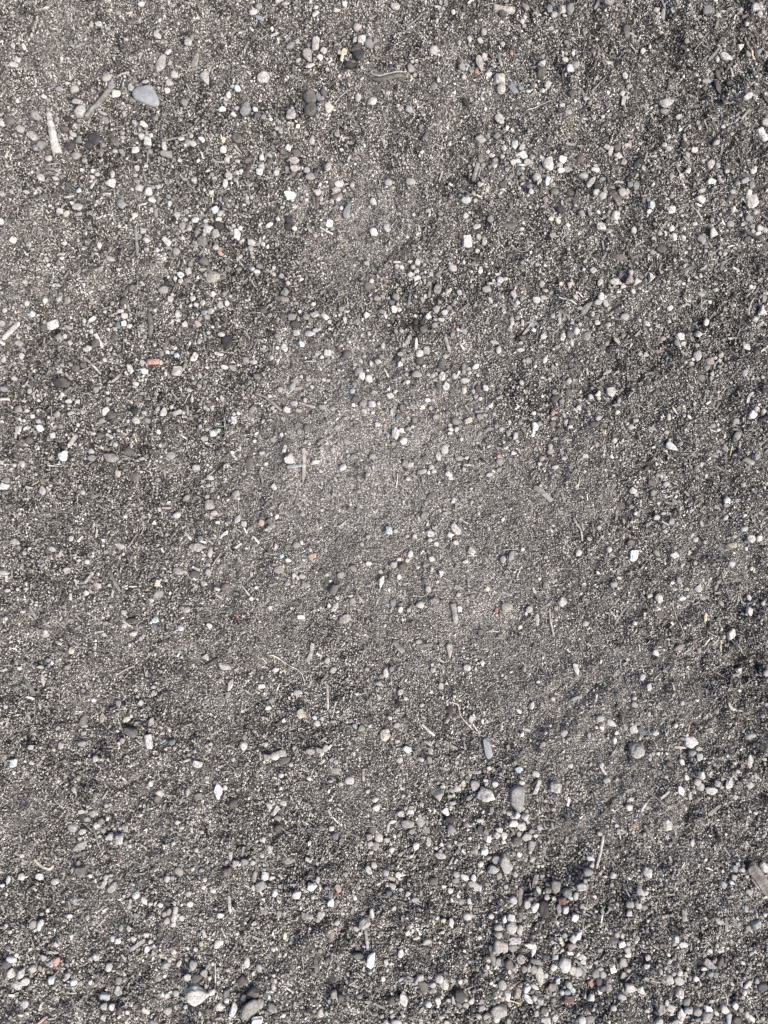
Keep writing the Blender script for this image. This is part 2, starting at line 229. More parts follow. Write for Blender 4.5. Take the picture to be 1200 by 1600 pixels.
# survey of the photo, tile by tile (300 x 200 photo pixels, entries in quarter pixels):
# x y length width angle colour .shape #name ; and for sticks x y,x y width colour kind #name
STONE_DATA = """@0 0
615 145 50 40 0 w .a #white angular chip with a small grey neighbour;565 150 30 28 l;680 188 30 22 20;895 48 45 30 20 c .a;835 152 60 28 5 d #thin dark oval stone;795 260 30 20 l;1000 258 55 30 -20 l;1060 345 45 30 40 w .b;1018 415 115 50 70 tl .e #long beige clod with rounded top;130 400 65 32 c #cream oval pebble stacked over a greyer one;110 432 55 32 -10 l;168 315 45 24 -60 c .b;210 237 32 24 70;95 305 40 28 80 l;693 437 28 22 70;675 495 60 52 20 pg;720 580 60 45 c .b;820 545 50 40 70 l;915 518 50 26 10 l;1065 528 50 42 l;1050 580 38 36 w;475 570 52 48 tc .b;505 702 75 65 20 l #smooth light grey pebble at the lower end of the knobbed twig;485 643 62 32 -5 lg;235 738 80 52 -10 gp .a;60 758 70 60 d .u;285 618 40 25 -30 w .a;1155 650 50 55 g;1185 280 45 50 l;895 772 50 38 -30 c .a;835 755 38 30 -30 l;970 740 35 25 g;385 575 50 30 gb;430 745 70 30 -10 k;635 697 60 22 -20 l .a;650 745 50 50 g .u;400 390 22 30 c .b
@1 0
380 60 60 40 15 w #white oval pebble with a dark rim;580 18 60 25 5 l .a;410 18 50 40 g;425 112 70 28 -35 b .e;770 98 50 30 50 w .a;905 78 45 25 -10 c;955 42 32 30 w .a;775 48 30 25 w .a;1035 172 55 45 -10 lp;1060 248 50 48 w .b #white blocky pebble beside two dark stones;1105 275 60 55 g;1145 250 35 55 80 g .t;1020 242 30 40 p;1040 345 70 65 40 k #black rounded stone under the leaf scrap;985 410 70 48 -5 k;800 375 42 45 w;825 328 42 45 l;775 290 90 45 85 lp .b;730 370 80 60 -60 g .e;620 305 60 38 25 g;660 270 28 30 l;740 425 60 25 30 w .a;450 500 80 65 30 lw .a #pale grey angular stone standing alone;95 515 80 52 -60 l .e;30 395 90 42 70 t .e;740 632 80 78 d #upper dark grey stone of a stacked pair;748 712 80 68 d;795 625 65 35 -65 b;825 595 40 45 d;852 690 65 52 -60 c;620 725 62 62 l;340 698 95 65 75 g #mid-grey speckled oval stone;398 695 35 32 w;415 738 50 40 d;455 752 35 28 60 g;495 765 28;285 682 40 30 -10 l;235 612 35 50 80 w .a;190 692 50 30 10;265 730 35 30 -50 w .b;290 575 35 45 120 B;1125 655 65 48 15 c .a;1160 560 50 50 d .u;1040 630 40 45 l;500 185 25 22;320 188 45 16 gb;5 262 45 25 80 g
@2 0
70 18 60 40 l;355 15 25 30;385 22 30 40;745 72 50 40 d;890 28 40 50 -60 g .a;1040 35 35 60 g;1070 75 45 42 l;1117 48 50 52 p .b #pinkish blocky stone near the top edge;1165 55 50 65 80 g;865 125 30 35 w .a;880 150 25 30;625 195 38 50 l;605 238 45 35 -20 l;535 230 30 45 100 w .a;475 250 20 35;745 272 35 35 l;305 315 60 55 lG .u;605 375 105 45 -75 lt .e #tapering beige-grey stone pointing down;630 330 40 35 p;490 408 48 45 g;548 430 35 g;580 435 28 32 o .b;795 330 22 36 90 o #tiny orange-red chip;168 430 48 50 t;655 455 50 40 c .a;722 495 75 62 c #cream lumpy pebble with a dark crack;735 550 75 55 70 tc .e;808 558 75 38 -55 b #smooth blue-grey elongated pebble;900 575 32 22 B;855 555 35 30 g;988 395 50 42 l .t;1160 437 42 42 w #round white pebble by a thin dark root;1130 375 42 28 c;1185 330 28 36 c;1145 258 36 36 g;1185 405 40 35;1170 590 50 48 d;1020 535 40 45 l;970 637 28 24;1140 722 42 30 l;1110 665 35 25 l;985 455 55 65 d .b;1000 480 20 30;725 735 75 50 -60 c .e;155 690 50 45 lb;615 628 25;340 515 25 30 c;310 550 45 50 g .u;190 470 28 28 l
@3 0
190 33 75 55 g #rounded grey-brown stone near the top edge;500 68 45 35 20 l .a;540 92 85 28 80 g .b;595 80 35 32 l;770 112 25 26;798 124 22;815 72 60 55 g .u;860 20 28 24 l;880 105 30 28 l;318 185 85 38 -80 d .b #dark slate-grey upright sliver stone;770 237 32 26;1040 268 42 50 50 c .t #cream triangular chip beside the yellow straw;930 366 80 36 -25 w .e #white teardrop pebble;875 378 26 46 95 l;897 455 65 35 -70 d;897 535 95 42 -65 k .e #pointed blackish slate pebble;820 498 60 24 -5 g;968 505 40 36 d;568 638 90 52 5 l #light grey oval stone with pitted face;555 688 50 35 -10 g;303 475 38 48 80 w .a;338 530 40 32 gl;303 620 65 28 80 l .b;290 580 35 30 l;1150 310 70 40 50 g .t;1080 330 45 30 120 g;1050 628 65 38 20 l .a;645 728 40 30;425 308 35 40 l;755 775 30;85 642 30 28;1100 70 50 50 30 l .a;1145 90 40 40 l;1030 65 30 35 l;1040 5 30 20;1075 8 35 22;1185 178 32 30 pr;1180 768 50 45 lb;60 615 30 28 l;165 730 28 26 l
@0 1
215 57 78 62 -20 lp .a #pinkish-grey angular stone beside the large splinter;270 118 55 55 g;225 130 45 40 g;303 152 45 36 d;135 18 60 45 -20 l;490 72 45 40 g;460 45 45 30 l;435 108 80 65 10 k .u;590 65 90 70 k .u #black lumpy stone among dark soil;560 108 50 52 k;640 105 36 40 g;410 15 55 35 n;475 172 65 50 -10 gp;515 188 36 32 g;755 145 35 35 g;920 75 48 55 w #round bright white pebble below a tiny white one;937 37 28 26;880 48 45 42 l;842 137 48 42 w .b;865 168 50 42 d;1030 120 28 60 l .b;1042 168 75 42 g .b;935 140 36 32 g;1140 80 45 26;1182 105 50 38 -10;1125 206 30 25;850 247 35 l;580 265 36 28;610 290 35 30 l;500 250 25;262 316 55 45 -20 l;350 318 45 25;355 292 35 20 l;300 188 45 36 l;700 355 65 52 10 w .a #white knobbly stone alone on bare sand;868 372 50 44 l;925 398 52 48 w #larger white pebble over a slightly smaller one;950 448 52 38 w;850 328 45 22 g;950 360 40 25;985 360 35 30 l;1052 430 35 30;25 420 35 35;85 405 32 30;180 412 40 25 l;500 505 65 50 -10 l .a;468 488 30;500 540 38 25;393 540 50 40 -20 l;490 390 36 30 B;10 590 40 42 w;85 700 38 48 60 w .b;765 485 50 65 -50 g .a;855 563 42 32 c;945 512 22 32;975 535 26 60 g;1107 547 44 38;1065 480 25 40;1045 465 22;1160 520 40 35 g;1138 615 40 55;1182 622 35 45;1160 572 36 30 l;905 655 35 l;922 708 46 34 -20 w .a;1042 712 65 42 -35 w #white oval pebble lying diagonally;1055 660 26 20;925 770 32 30;1105 772 45 50 g;990 770 32 28 l;410 730 40 25;190 735 35 30 l;623 735 28 40
@1 1
12 112 48 34 -10;68 88 42 40 w .a;285 78 62 60 d #dark grey round stone;200 145 42 45 wc;205 90 22 40 80 y .b;222 207 34 30;282 205 32 24;435 182 30 46 w .b;483 172 28 26;605 138 38 46 B #bluish-white pebble;655 158 56 55 d;635 200 70 46 -5 lp #pale pinkish oval pebble over a grey one;592 250 28 30 g;640 252 50 44 l;438 257 42 38 l;428 290 46 46 w #white rounded pebble of a touching pair;528 284 38 38 l;738 298 62 44 gt;715 255 42 42 gB;850 250 45 60 70 lG .e;750 75 35 55 80 l;560 42 30 40;535 28 30 22;908 40 38 30;935 130 30 l;918 340 60 38 5 w #white topmost pebble of a tight cluster;868 342 38 42 d;900 378 60 42 l;885 405 32 20;925 422 38 34;912 442 36 32;948 378 26 28;780 395 52 46 lp;808 435 25 40 l;715 448 32 l;875 452 25 40;905 492 28 g;614 437 72 50 -5 W .a #brightest white angular stone of the upper half;630 465 22;1130 455 42 45 lc;970 518 42 95 75 b .e #slate-blue leaf-shaped stone;860 598 40 44 W .b;638 622 34 32 c;605 575 50 45 k;600 615 45 45 k;485 610 50 26 35 w .a;350 468 34 36;378 445 25 30;235 312 46 52 l;212 350 30 52 W .b #bright white upright rectangular chip;278 335 32 b;285 288 28 l;310 275 28 26;145 325 30 26;130 300 32 g;15 328 36 44;180 442 24 34;212 452 35 36 d;120 402 32 w .b;140 510 50 55 Bl;175 535 38 36 l;280 498 26 24;22 575 50 40 Bl;85 578 35 30;100 632 70 50 10 wl .a #whitish angular stone in the gravelly cluster;80 608 40 30 l;145 662 62 60 lg;165 575 36 36 c;258 610 30 l;300 622 30 28;243 655 28;280 662 76 44 100 W #tall bright white pebble;372 712 50 42;365 750 40 46 gl;410 720 26;440 718 28 30;145 738 42 42 l;168 768 28 40 100 o #small orange brick bit;30 655 34 g;65 710 60 60 gd;75 670 26;170 612 60 50 k;1125 765 25
@2 1
600 85 75 60 lt .a #tan crumbly clod with an overhanging lower edge;705 40 45 45 g;660 10 45 30 d;615 245 30 25 t;645 158 28;672 180 42 28 -10;815 110 40 55 BG .a;745 140 36;857 132 36 38;865 175 60 40 -40 w .a;735 197 30 28 l;690 215 36 30 g;688 250 28 24;922 190 36 32 cn;800 230 40 36;890 222 45 40;850 245 50 14 w .b;763 275 28 26;862 265 28 22;1028 228 78 85 60 w .e #largest cream-white stone of the upper half;990 200 22 42 100 l;975 250 26 55 95 gt;1112 200 50 42 -20 W #very white pebble above a greyer one;1095 235 40 34 l;1102 272 48 34 5 w .a;1145 258 60 42 30 g;1172 255 22;945 325 50 50 lp;960 355 25 50 60;1010 355 26 55 95 B;905 378 40 32 dl;910 412 32 38;790 310 38 gn;740 362 50 42 d;640 397 26 45 80;590 380 30 34 l;610 352 30 26 t;555 425 28 30;570 458 28;510 458 60 45 BG .u;790 495 22 45 g;352 537 38 30;272 532 32 28 l;185 550 22;510 550 40 38 l;663 578 50 48 gn;665 475 20 32;578 615 52 34 10 l;155 615 24 32;520 710 68 78 w .a #white three-cornered stone;590 680 34 38;628 705 32 60 75 w #slim white oval pebble;565 712 22;483 680 40 d;585 765 30 28;20 620 50 60 l .u;1035 580 34 28;1080 590 30 45 130 c;1048 682 44 38 t;1100 525 60 42 k;1160 415 50 34 d;770 620 100 45 d .u;1065 765 26;1148 765 22;1105 480 20 40;30 340 45 42 l;165 345 60 50 t .u
@3 1
185 130 40 30 l;212 150 28 58 80 l;252 125 46 50 nd;262 175 58 38 -25 w .a #white diamond-shaped chip;298 215 42 38 lp;340 90 26 40 ot;315 105 36 25;390 215 48 36 k;368 240 42 34 k;415 262 32 38;405 85 25;122 257 54 30 wc;128 230 32 16;45 295 54 42 l;98 330 100 40 50 l .e #light grey slanted slab stone;165 318 42 26 g;130 372 45 40 k;78 395 32 36 n;120 415 46 46 l;152 442 48 46 l;175 395 25 45;335 362 45 40;368 370 38 52 g;410 468 30 35 n;440 468 26 22;455 503 44 50 Bl #pale bluish round pebble;578 527 56 46 -10 w #off-white pebble with a brown spot;585 440 34 32 g;235 560 52 52 cw .b #cream squarish pebble;240 600 30 20;30 545 50 40 -40;78 550 28 34;75 530 24;167 570 28 g;185 598 28 30 d;148 625 60 44 -10 wc #creamy lumpy pebble below left of a square one;352 652 42 38 l;467 705 26;592 632 34 40 c;610 685 34 50 100 w .a;790 692 60 50 -20 gl #smooth beige-grey round stone;745 130 42 36;700 160 26 45 110;675 98 40 k;555 100 32;590 115 40 40 l .u;875 90 45 34 40 l;680 42 24;905 8 30 20;965 45 26;1148 60 42 90 -58 w .b #long white stone slanting down right;1195 60 20 40 p;850 215 48 60 80 ct #tan stone squeezed between paler ones;895 225 30 40 l;698 270 30 36;652 295 24;585 315 28 42 t;852 326 62 36 -5 w #white flat oval pebble beside two tiny ones;908 318 38 26 -45;905 295 28 22;788 385 42 34;778 437 62 50 -10 w .t #white triangular pebble under a smaller white one;680 370 24;980 398 40 30;1100 275 38 34 c;1098 455 65 90 -70 c .b #cream upright blocky stone;1095 360 35 48 g;1050 335 45 34 l;990 505 36 40 c;1075 565 45;1120 525 30 32;975 590 60 40 g;1158 618 42 46 l;1110 610 36 g;1140 655 36 28;1112 640 30;1188 630 40 36;1045 598 26;858 568 28 30;860 645 60 55 -60 l .t;908 775 26 34;940 780 30 l;470 788 40 30;445 770 28;520 765 60 50 d;750 590 28;1075 690 50 35 d
@0 2
685 15 60 32 -20 lg;635 92 40 36 gt;425 280 42 42 t .b;295 20 26;395 20 28;165 290 32 36;35 345 36 30 l;205 362 38 42 B .a #pale blue-white chip;333 432 80 58 25 w .b #white rhombus-shaped stone;285 418 30 36;275 448 45 36 d;15 425 42 38;415 508 32;445 545 32 34;445 425 28 18;528 408 26 34;575 397 60 28 35 w .b;435 452 60 25 -20 t;755 345 44 30 w .a;700 297 28 32;652 345 26;782 378 40 38 l;775 424 36 34 B .b;812 440 36 30;720 458 34 26;740 435 30 42 bd;575 475 30 36 Bg;550 580 56 38 w .a #white double-lobed chip;715 510 50 40 d .u;780 290 62 60 d .u;830 205 50 50 dg .u;1130 118 48 48 BG .a #pale greenish-white stone in a dark ring of pebbles;1050 128 25;1095 140 25 36;1045 165 48 30 k;1130 158 34 28 yl;1172 155 42 34 g;1178 95 40 44 l;1190 50 36 g;1018 212 62 48 g .u;1075 240 30 28;1065 270 36 40 l;1110 360 50 50 l .u;1155 425 40 40 cl;958 660 80 42 0 o .a #ragged orange brick crumb;1107 720 80 65 30 p .a #large pale pink stone with an orange blush;1108 622 36 30 B;1010 610 32 34;1075 603 24;1048 603 24;890 670 32 40 l;900 715 50 40 B .u;1005 665 25 35;808 702 70 40 -60 w .a #white bone-shaped chip;890 440 34 24;895 465 30 24 l;475 700 52 50 dn;525 680 38 42 n;398 798 105 62 k #large black half-sunk stone near the left edge;398 686 28 24;380 725 36 26;135 625 30 44 wl;10 640 32 45 l;75 760 40 28;1160 690 26 36;120 545 50 40 gp;840 795 40 30
@1 2
75 35 60 55 d;285 75 40 32;375 72 26 26 L #tiny bright blue speck;130 130 100 70 tG .u;400 90 50 32 c;415 55 45 36 bd;555 120 36 32;598 165 28 32 l;578 218 50 60 80 g #grey upright oval stone;648 288 34 22;672 348 24;755 297 32 26 wc;178 310 42 44 l;218 297 30 38;75 300 36 40 lc;10 270 40 36 c;38 425 48 46 tp;120 350 50 36 l;95 385 40 34 g;80 360 40 30 b;620 380 56 50 -20 gt;570 375 50 40 d;715 382 46 42 tg;765 370 62 44 -5 l #light grey oval pebble in a dense row;830 378 60 30 -45 w .b;645 430 66 46 kd;655 480 42 40 l;738 490 62 36 10 w #smooth white bean-shaped pebble;775 470 40 30 l;485 373 34 24;445 335 50 45 d;688 553 34 42 B #pale sky-blue pebble;578 575 58 40 -65 w .e #white pear-shaped pebble;848 607 48 42 wl .b;782 617 30 l;812 632 26 22 B;850 660 40 34 g;452 570 24;535 578 28;1090 368 40 48 wc;1152 267 36 34;955 402 25 42 l;860 410 28 25;930 330 40 34 g;1030 405 40 g .u;1090 40 36 26;1110 180 70 50 n .u;1185 345 45 30 g;225 540 75 80 k #dark charcoal rounded stone;190 498 50 30 l;112 485 30;47 535 28 36;20 635 44 60 70 w .a #white jagged stone;340 655 40 40 g;385 665 50 30 l;425 688 22;258 700 50 40 120 g;205 695 50 30 l;10 790 36 30;48 745 24 40 t;410 760 50 36 gd;725 770 30 40 120;685 757 24 26;825 775 28 24;852 780 26 24;645 785 50 40 g;918 712 20;1038 720 40 50 50 g;1062 752 40 50 w;1105 770 46 50 w #white stone in a packed white trio;1162 660 50 40 -20;1182 625 40 38;1075 625 30;1055 655 28 36 l;1018 680 26;1120 675 25 40 l;970 615 60 50 d .u
@2 2
80 62 34 32;110 65 30 22 -30;182 64 32 34;210 38 34 42 l;162 35 34 22;205 92 34 30;170 118 50 36 -20 w .a #white chip in a dense pale cluster;205 140 50 30 c;235 110 26;80 32 50 16 c;292 118 30 28 bl;315 78 24;430 75 55 50 lp .u;603 82 32 52 85 w #upright white egg-shaped pebble;725 150 42 42 -40 w #white rounded pebble above a white chip;715 175 30 25;708 112 22;652 173 28;548 190 26 36;640 208 60 46 Gd;335 208 50 72 80 g #grey upright pebble with a pitted face;260 250 24 30 l;240 272 40 25 -60 t;472 232 34 40 l;718 262 30 34 g;662 285 45 28 -50 l;808 245 55 36 -70 l .a;858 275 28;880 235 24;950 275 52 46 -40 w #bright white tilted oval pebble;995 262 45 28 l;985 175 40 42 tl;1008 215 40 22 l;950 60 28;860 50 25;920 55 24;830 300 30 26 Bb;75 257 50 44 g;48 292 34 36 kb;28 262 20 30;62 333 42 44 w #round white pebble on top of a grey group;97 333 30 32 l;87 300 24;325 335 46 46 gc;378 355 42 36;395 345 24;275 375 44 40;320 395 28 22;408 322 36 g;355 400 45 22 -15 l;200 408 36 44 k;238 415 36 44 k;200 450 38 36 k;247 460 50 50 d #largest of a dark grey pebble knot;318 432 45 34 g;110 467 30;75 467 26 30;428 458 24 r;502 475 32 36;480 465 24;460 462 24;155 525 34 78 65 lg #curved light grey stone;200 550 22 80 85 w;175 540 28 30 k;222 608 50 46 w #cream-white round pebble touching a grey cube;265 592 42 55 lG .b;222 655 52 46 d;102 615 36 30 20;102 675 34 34 B #shiny pale blue round pebble;115 648 25;80 640 40 k;210 695 28;205 740 62 46 tg;360 755 42 60 80 w #white upright pebble with a grey side;302 752 28;438 752 36 40 l;400 775 24;505 780 62 40 l;360 680 46 48 d;140 740 28;572 690 50 34 35 lw;572 625 26;525 705 34 22;535 730 26 24;715 590 36 52 85 l;795 505 38 24;828 392 36 g;778 465 24;860 425 20 45;930 468 34 30 B;860 518 45 36 d;850 548 32 20;850 590 50 26 l;690 540 60 28 -15;990 512 44 36 wl;1108 513 34 50 75 w #white knobby upright pebble beside a dark one;1148 502 44 50 d;1078 574 42 28;1165 545 22 55;1190 480 40 45;1165 428 25;1050 695 24 40;1080 678 22;1000 655 30 45 60 c;872 658 24;900 655 40 g .u;1150 190 36 42 60 p .t;1095 185 24 y;1185 265 40 30;1150 785 36;785 773 22
@3 2
250 15 100 60 nd .u #dark brown half-buried dome;45 48 24;90 108 48 42 l;38 98 24;140 172 30 50 60;325 70 25;280 120 40 t .u;322 125 36 34 l;228 170 62 40 -5 w #white oval pebble left of brown triangular stone;322 163 62 58 pn .t #brownish-pink triangular stone;350 185 50 36 50 wl .t;285 200 36 40 p .t;208 200 32 22 t;262 182 24;340 235 36 l;452 150 48 62 70 w .t #white thin wedge chip pointing down;525 112 25;778 127 26;640 172 45 36 l .u;142 265 38 50 w #upper white pebble of a touching trio;125 300 52 34;175 305 36 50 l;58 332 95 42 45 g .e #grey slanted elongated stone;15 332 36 26 l;300 385 60 50 l .a;573 337 38 32;435 425 52 32 -30 w .a #white flake shaped like a leaf;578 410 26;485 380 24;60 505 65 58 40 g #grey egg-shaped stone;162 570 48 36 dn;193 546 28 30;160 605 30 22;255 525 50 25 -50 tc;125 420 36 34;762 488 44 44 wl #whitish round pebble with a flat top;648 505 60 44 w #white lumpy pebble of a small knot;625 545 36 40 g;665 550 34 26;545 515 34 30 t;745 630 50 66 75 l #light grey two-part lumpy stone;752 560 30;720 650 26;708 678 30 24;825 660 56 48 ltr;808 705 36 40 g;870 637 26;893 655 28;905 620 40;845 738 30 36;840 765 30 24 -50;780 760 50 dt .u;1055 570 55 36 -30 w #white slanted pebble in dark soil;1165 340 50 62 -75 w .t #white pointed stone near the right edge;1120 392 40;1180 265 26 50;1100 190 30;1125 190 26;770 245 50 28 -30;830 292 28;865 215 40 30 G;980 245 34 35 k .t;395 612 30;440 615 34 26;1160 760 30 22;1050 730 40 50 l .u;10 440 26
@0 3
25 30 50 40 g;178 42 36 32;380 80 30;435 110 44 26 10 l;494 112 38 34 -35;605 38 36 44 gl;668 94 36;665 52 24;118 155 42 46 g;160 165 30 24;190 198 32 28;228 230 34 32 l;298 207 24;135 225 24;240 274 46 44 W #perfectly round white pebble near the left edge;105 280 46 42 l;143 275 32 16 40;373 264 34 32;333 322 32 38 w .b;358 190 46 42 lt;445 182 50 30 l;175 350 52 50 d;660 170 44 60 75 wG;690 192 80 60 20 k #black rough stone with white chips around it;688 235 25 k;638 230 50 34 -10;850 225 46 58 -60 l #light grey drop-shaped pebble;920 228 40 38 g;985 155 30 34;1025 178 42 60 55 Gl;898 178 34 25 l;1105 182 70 30 25 l .b;1180 35 40 26;1195 90 20 45;632 322 48 42 20 d;420 456 62 60 20 W #round-cornered cream-white pebble below a wood sliver;578 420 44 38 l;585 465 50 40 g;700 462 95 58 -20 gt #flat olive-grey oval stone;740 560 44 52 -60 tp;840 580 80 60 nd .u;810 425 70 50 d .u;890 468 34 22 30;1065 445 60 50 g .u;15 490 42 26 20;95 508 26;310 462 24;308 502 24;180 545 26;225 565 26;28 638 64 48 -5 wB #pale oval stone cut by the left edge;50 602 42 40;272 665 52 60 l .a;327 636 22;525 678 36 30;1120 500 24;1165 712 60 36 50 g;985 600 40 30 g
@1 3
638 122 50 34 lw;593 160 54 44 wl #off-white round pebble below a reddish root;668 168 40 26 tp;505 152 26 28;554 42 38 36 l;630 20 60 34 60 Gg;665 30 62 20 8;720 8 26;752 22 28 26 l;488 80 28 l;260 226 40 50 w .b #white squarish chip;262 188 26;290 185 30 20 -30;132 305 52 48 Bw .b #bluish-white cube-like pebble;92 285 24;80 231 22 y;256 303 26 22;215 320 24;391 357 26 w .a;564 320 24 30;668 300 26 34;75 340 48 34 l;110 386 40 18 -20;72 435 28;300 400 22 30;438 432 38 30 l;510 350 42 30 -30 gt;614 470 58 66 70 w .a #big white clod above the blue-grey stick;365 500 50 80 80 dn .u;335 445 20 26 ot;215 512 34 32;518 645 40 30 -45 w .b;112 585 50 30 l;98 632 34 28;65 607 24;110 758 68 70 40 lg #light brown-grey stone with a rounded corner;95 705 30;20 520 50 40 l;275 690 50 60 t .u;880 158 42 28;908 276 38 30;1002 52 36 30 bB;1030 100 50 38 -20 d;1125 132 46 38 w .b;1078 175 42 30 -40 lw;1010 137 26;1165 128 25;1065 130 40 g;1160 255 36 30 wl;1130 185 24;1135 55 36;1128 455 44 40 g;1005 455 40 36 g;975 450 28;943 522 46 42 wl;1098 568 36 30 30 tl;880 415 36 45 l;808 402 36 28;868 332 26;892 690 32 30 g;922 692 20;620 670 50 20 g;820 150 50 30 Gd;1160 530 60 22 -30 b;185 90 22 45 l
@2 3
385 15 44 52 -80 w #cream-white upright egg pebble;340 15 40 d;500 42 32 46 85 ct;632 28 34 42 w .b;556 52 25 36 l;570 82 32 25;597 97 28;585 38 36 50 n;38 76 50 38 wl;272 103 36 26 B;305 100 26;242 147 30 28;290 150 28 26;110 155 28 50 ng;90 205 36 44 bg;48 180 22 40 l;325 205 46 36 tg;475 172 20 26;660 137 34 30;640 158 24;628 197 30 22;595 210 50 40 -45 g .a;525 230 56 32 20 cy #cream oblong chip near the centre;410 260 32 26;418 285 38 26;412 308 32 20;452 285 30 36 l;475 265 24;480 348 28 26;660 283 55 22 gd;698 265 28 36;728 287 30 28 l;940 272 42 62 80 W .a #bright white five-sided chip;815 328 34 52 70 l;770 310 30 45 g;1050 185 28 40 60 to;1100 115 36 34 g;1060 100 50 d;1168 236 44 36 d;1160 268 34 22 c;1130 240 26 40 l;1050 250 44 36 n;1098 290 50 30 d;870 218 36 16;1145 60 40 50 d;72 308 46 80 85 w #long white upright stone;105 292 36 30 wB;25 320 22 40;8 300 26;120 360 50 48 w .a;60 376 30 25;155 282 36 28;178 270 22;378 410 50 60 Gl .u;340 450 40 60 l .u;715 455 34 34 op #small orange-pink chip on a grey pebble;715 490 38 50 g;712 535 40 28 30;655 568 42 28;497 537 28 30 gl;395 525 28 34 g;403 565 50 34 -25 w #white slanted pebble with a small grey foot;415 590 32 22;472 467 62 30 gt;515 463 34 24 c;295 520 36 32;240 548 56 32 10 tl;130 495 42 48 ng;165 505 34 42 50 lw;247 605 26;805 432 34 28 w .t;650 393 24;1040 388 32 36;985 465 36 32 tl;970 502 28;1068 520 44 26;1045 465 50 30 -40 n;1120 465 30 l;1070 340 30 22;1045 420 50 pd .u;115 665 20;78 712 22;485 725 26;260 745 26 36 t;435 720 26;395 722 36 12;290 700 50 40 n .u
@3 3
212 46 62 58 -30 lc #pale beige rounded stone;135 65 34 45 60 wl .t;92 80 36 32 l;25 100 28;263 105 26 36;15 150 36 l;135 215 40 36 l .u;370 230 36 26 l;228 357 36 40 lw;345 268 40 36 l .u;283 272 24;125 380 40 t .u;568 210 28 45 lt .b;590 393 82 44 -30 BG .e #pale mint-green elongated stone;582 350 24;553 305 34 30 t;735 125 26;1085 195 52 46 30 W #bright white stone left of the black stick;1110 160 30 36 p;1150 175 28 36;1185 180 40 t;1160 48 36 k;990 235 45 40 gl;992 330 75 40 65 tg;925 400 36 60 -65 l #light grey slanted chip;885 422 24;840 265 32 30;880 290 40 22 25;895 350 24;1105 455 50 52 g #smooth grey round stone touching a wood chip;772 505 30 36;678 497 24;750 582 26 34;500 570 28 gl;522 575 24;465 620 50 45 nd;555 628 40 l;470 680 36 40 g;350 665 50 40 wl .a #whitish crumbly pair of chips;370 690 28 30;935 725 40 46 wl;935 760 42 24;992 728 26 32;1105 660 22;603 730 45 28 -60 gn;640 375 36 34 g;415 590 24;285 760 60 n .u;55 450 45 30 l;235 572 24
@0 4
95 188 60 40 -30 l .e #light grey tilted oval near the left edge;340 230 42 l;160 255 30 l;1110 18 54 44 lw;955 65 28 34 w .t;785 28 26;1042 140 24 26;450 165 28 36 l;750 215 60 40 tl .u;675 248 28;1120 365 70 46 lt #flat beige-white rounded stone;290 325 26;305 345 24;425 365 50 40 l .u;30 378 75 28 wl #pale flat chip cut by the left edge;50 490 36 26;165 482 34 22;550 502 36 34;992 440 32 42 70 cy .b #mustard-yellow tiny block;1045 425 24;990 515 70 50 g .u;625 450 50 28 -20 p .b #pinkish rectangular chip;690 455 24;780 625 36 30;665 693 34 30;785 705 36 32;835 757 44 36 wc #creamy white lump below a black chip;905 768 25;970 672 40 40 B #pale turquoise pebble;965 720 40 bk .u;1135 722 44 34 -30 wl;835 675 75 36 -10 k .a #black flat angular chip;680 625 16 36 G;285 765 45 40 l .u;525 602 26
@1 4
140 8 46 36 l;285 45 40 60 75 l #light grey upright oval;328 74 34 40;437 68 40 44 po #peach-coloured pebble;485 95 28 22;203 142 80 26 40 wB .a #white-blue slanting shard;215 165 40 36 d;55 165 36 b;265 115 24 30 t;30 217 85 54 -10 lp .a #large pinkish-white wedge stone;115 250 32 60 85 l;103 327 30;104 375 36 50 80 lg;20 390 60 46 d;75 445 44 28 -20 wl;75 560 22;375 538 30 w;110 708 36 38 w .a;235 722 26 30;285 652 20 22 or #tiny red speck;527 215 24 42;655 205 50 45 -60 tg .u;525 258 30 14 g;566 274 26 28 L .b #tiny sky-blue chip;606 298 36 26;755 273 50 30 10 oy .b #golden-orange oblong chip;835 238 22 34;545 360 70 50 t .u;640 395 30 36 l;690 400 40 l;712 455 56 40 lt .u;600 445 36 g;370 388 20 32;888 482 60 66 85 dn #smooth dark brown-grey round stone;935 390 55 40 tg .u;995 520 36 18;1003 550 40 44 gl;845 390 28;890 590 40 52 55 wl #cream-white chip above the half-buried oval;955 665 82 56 15 lt #large pale tan half-buried oval stone;685 650 50 34 wy .a;490 595 28;1045 610 36 14 -20;1105 318 40 32 lw;1100 155 26 34;1062 197 26;1182 435 34 80 80 wB #long bluish-white oval stone;1010 350 50 36 -40 t;690 12 36 30 l
@2 4
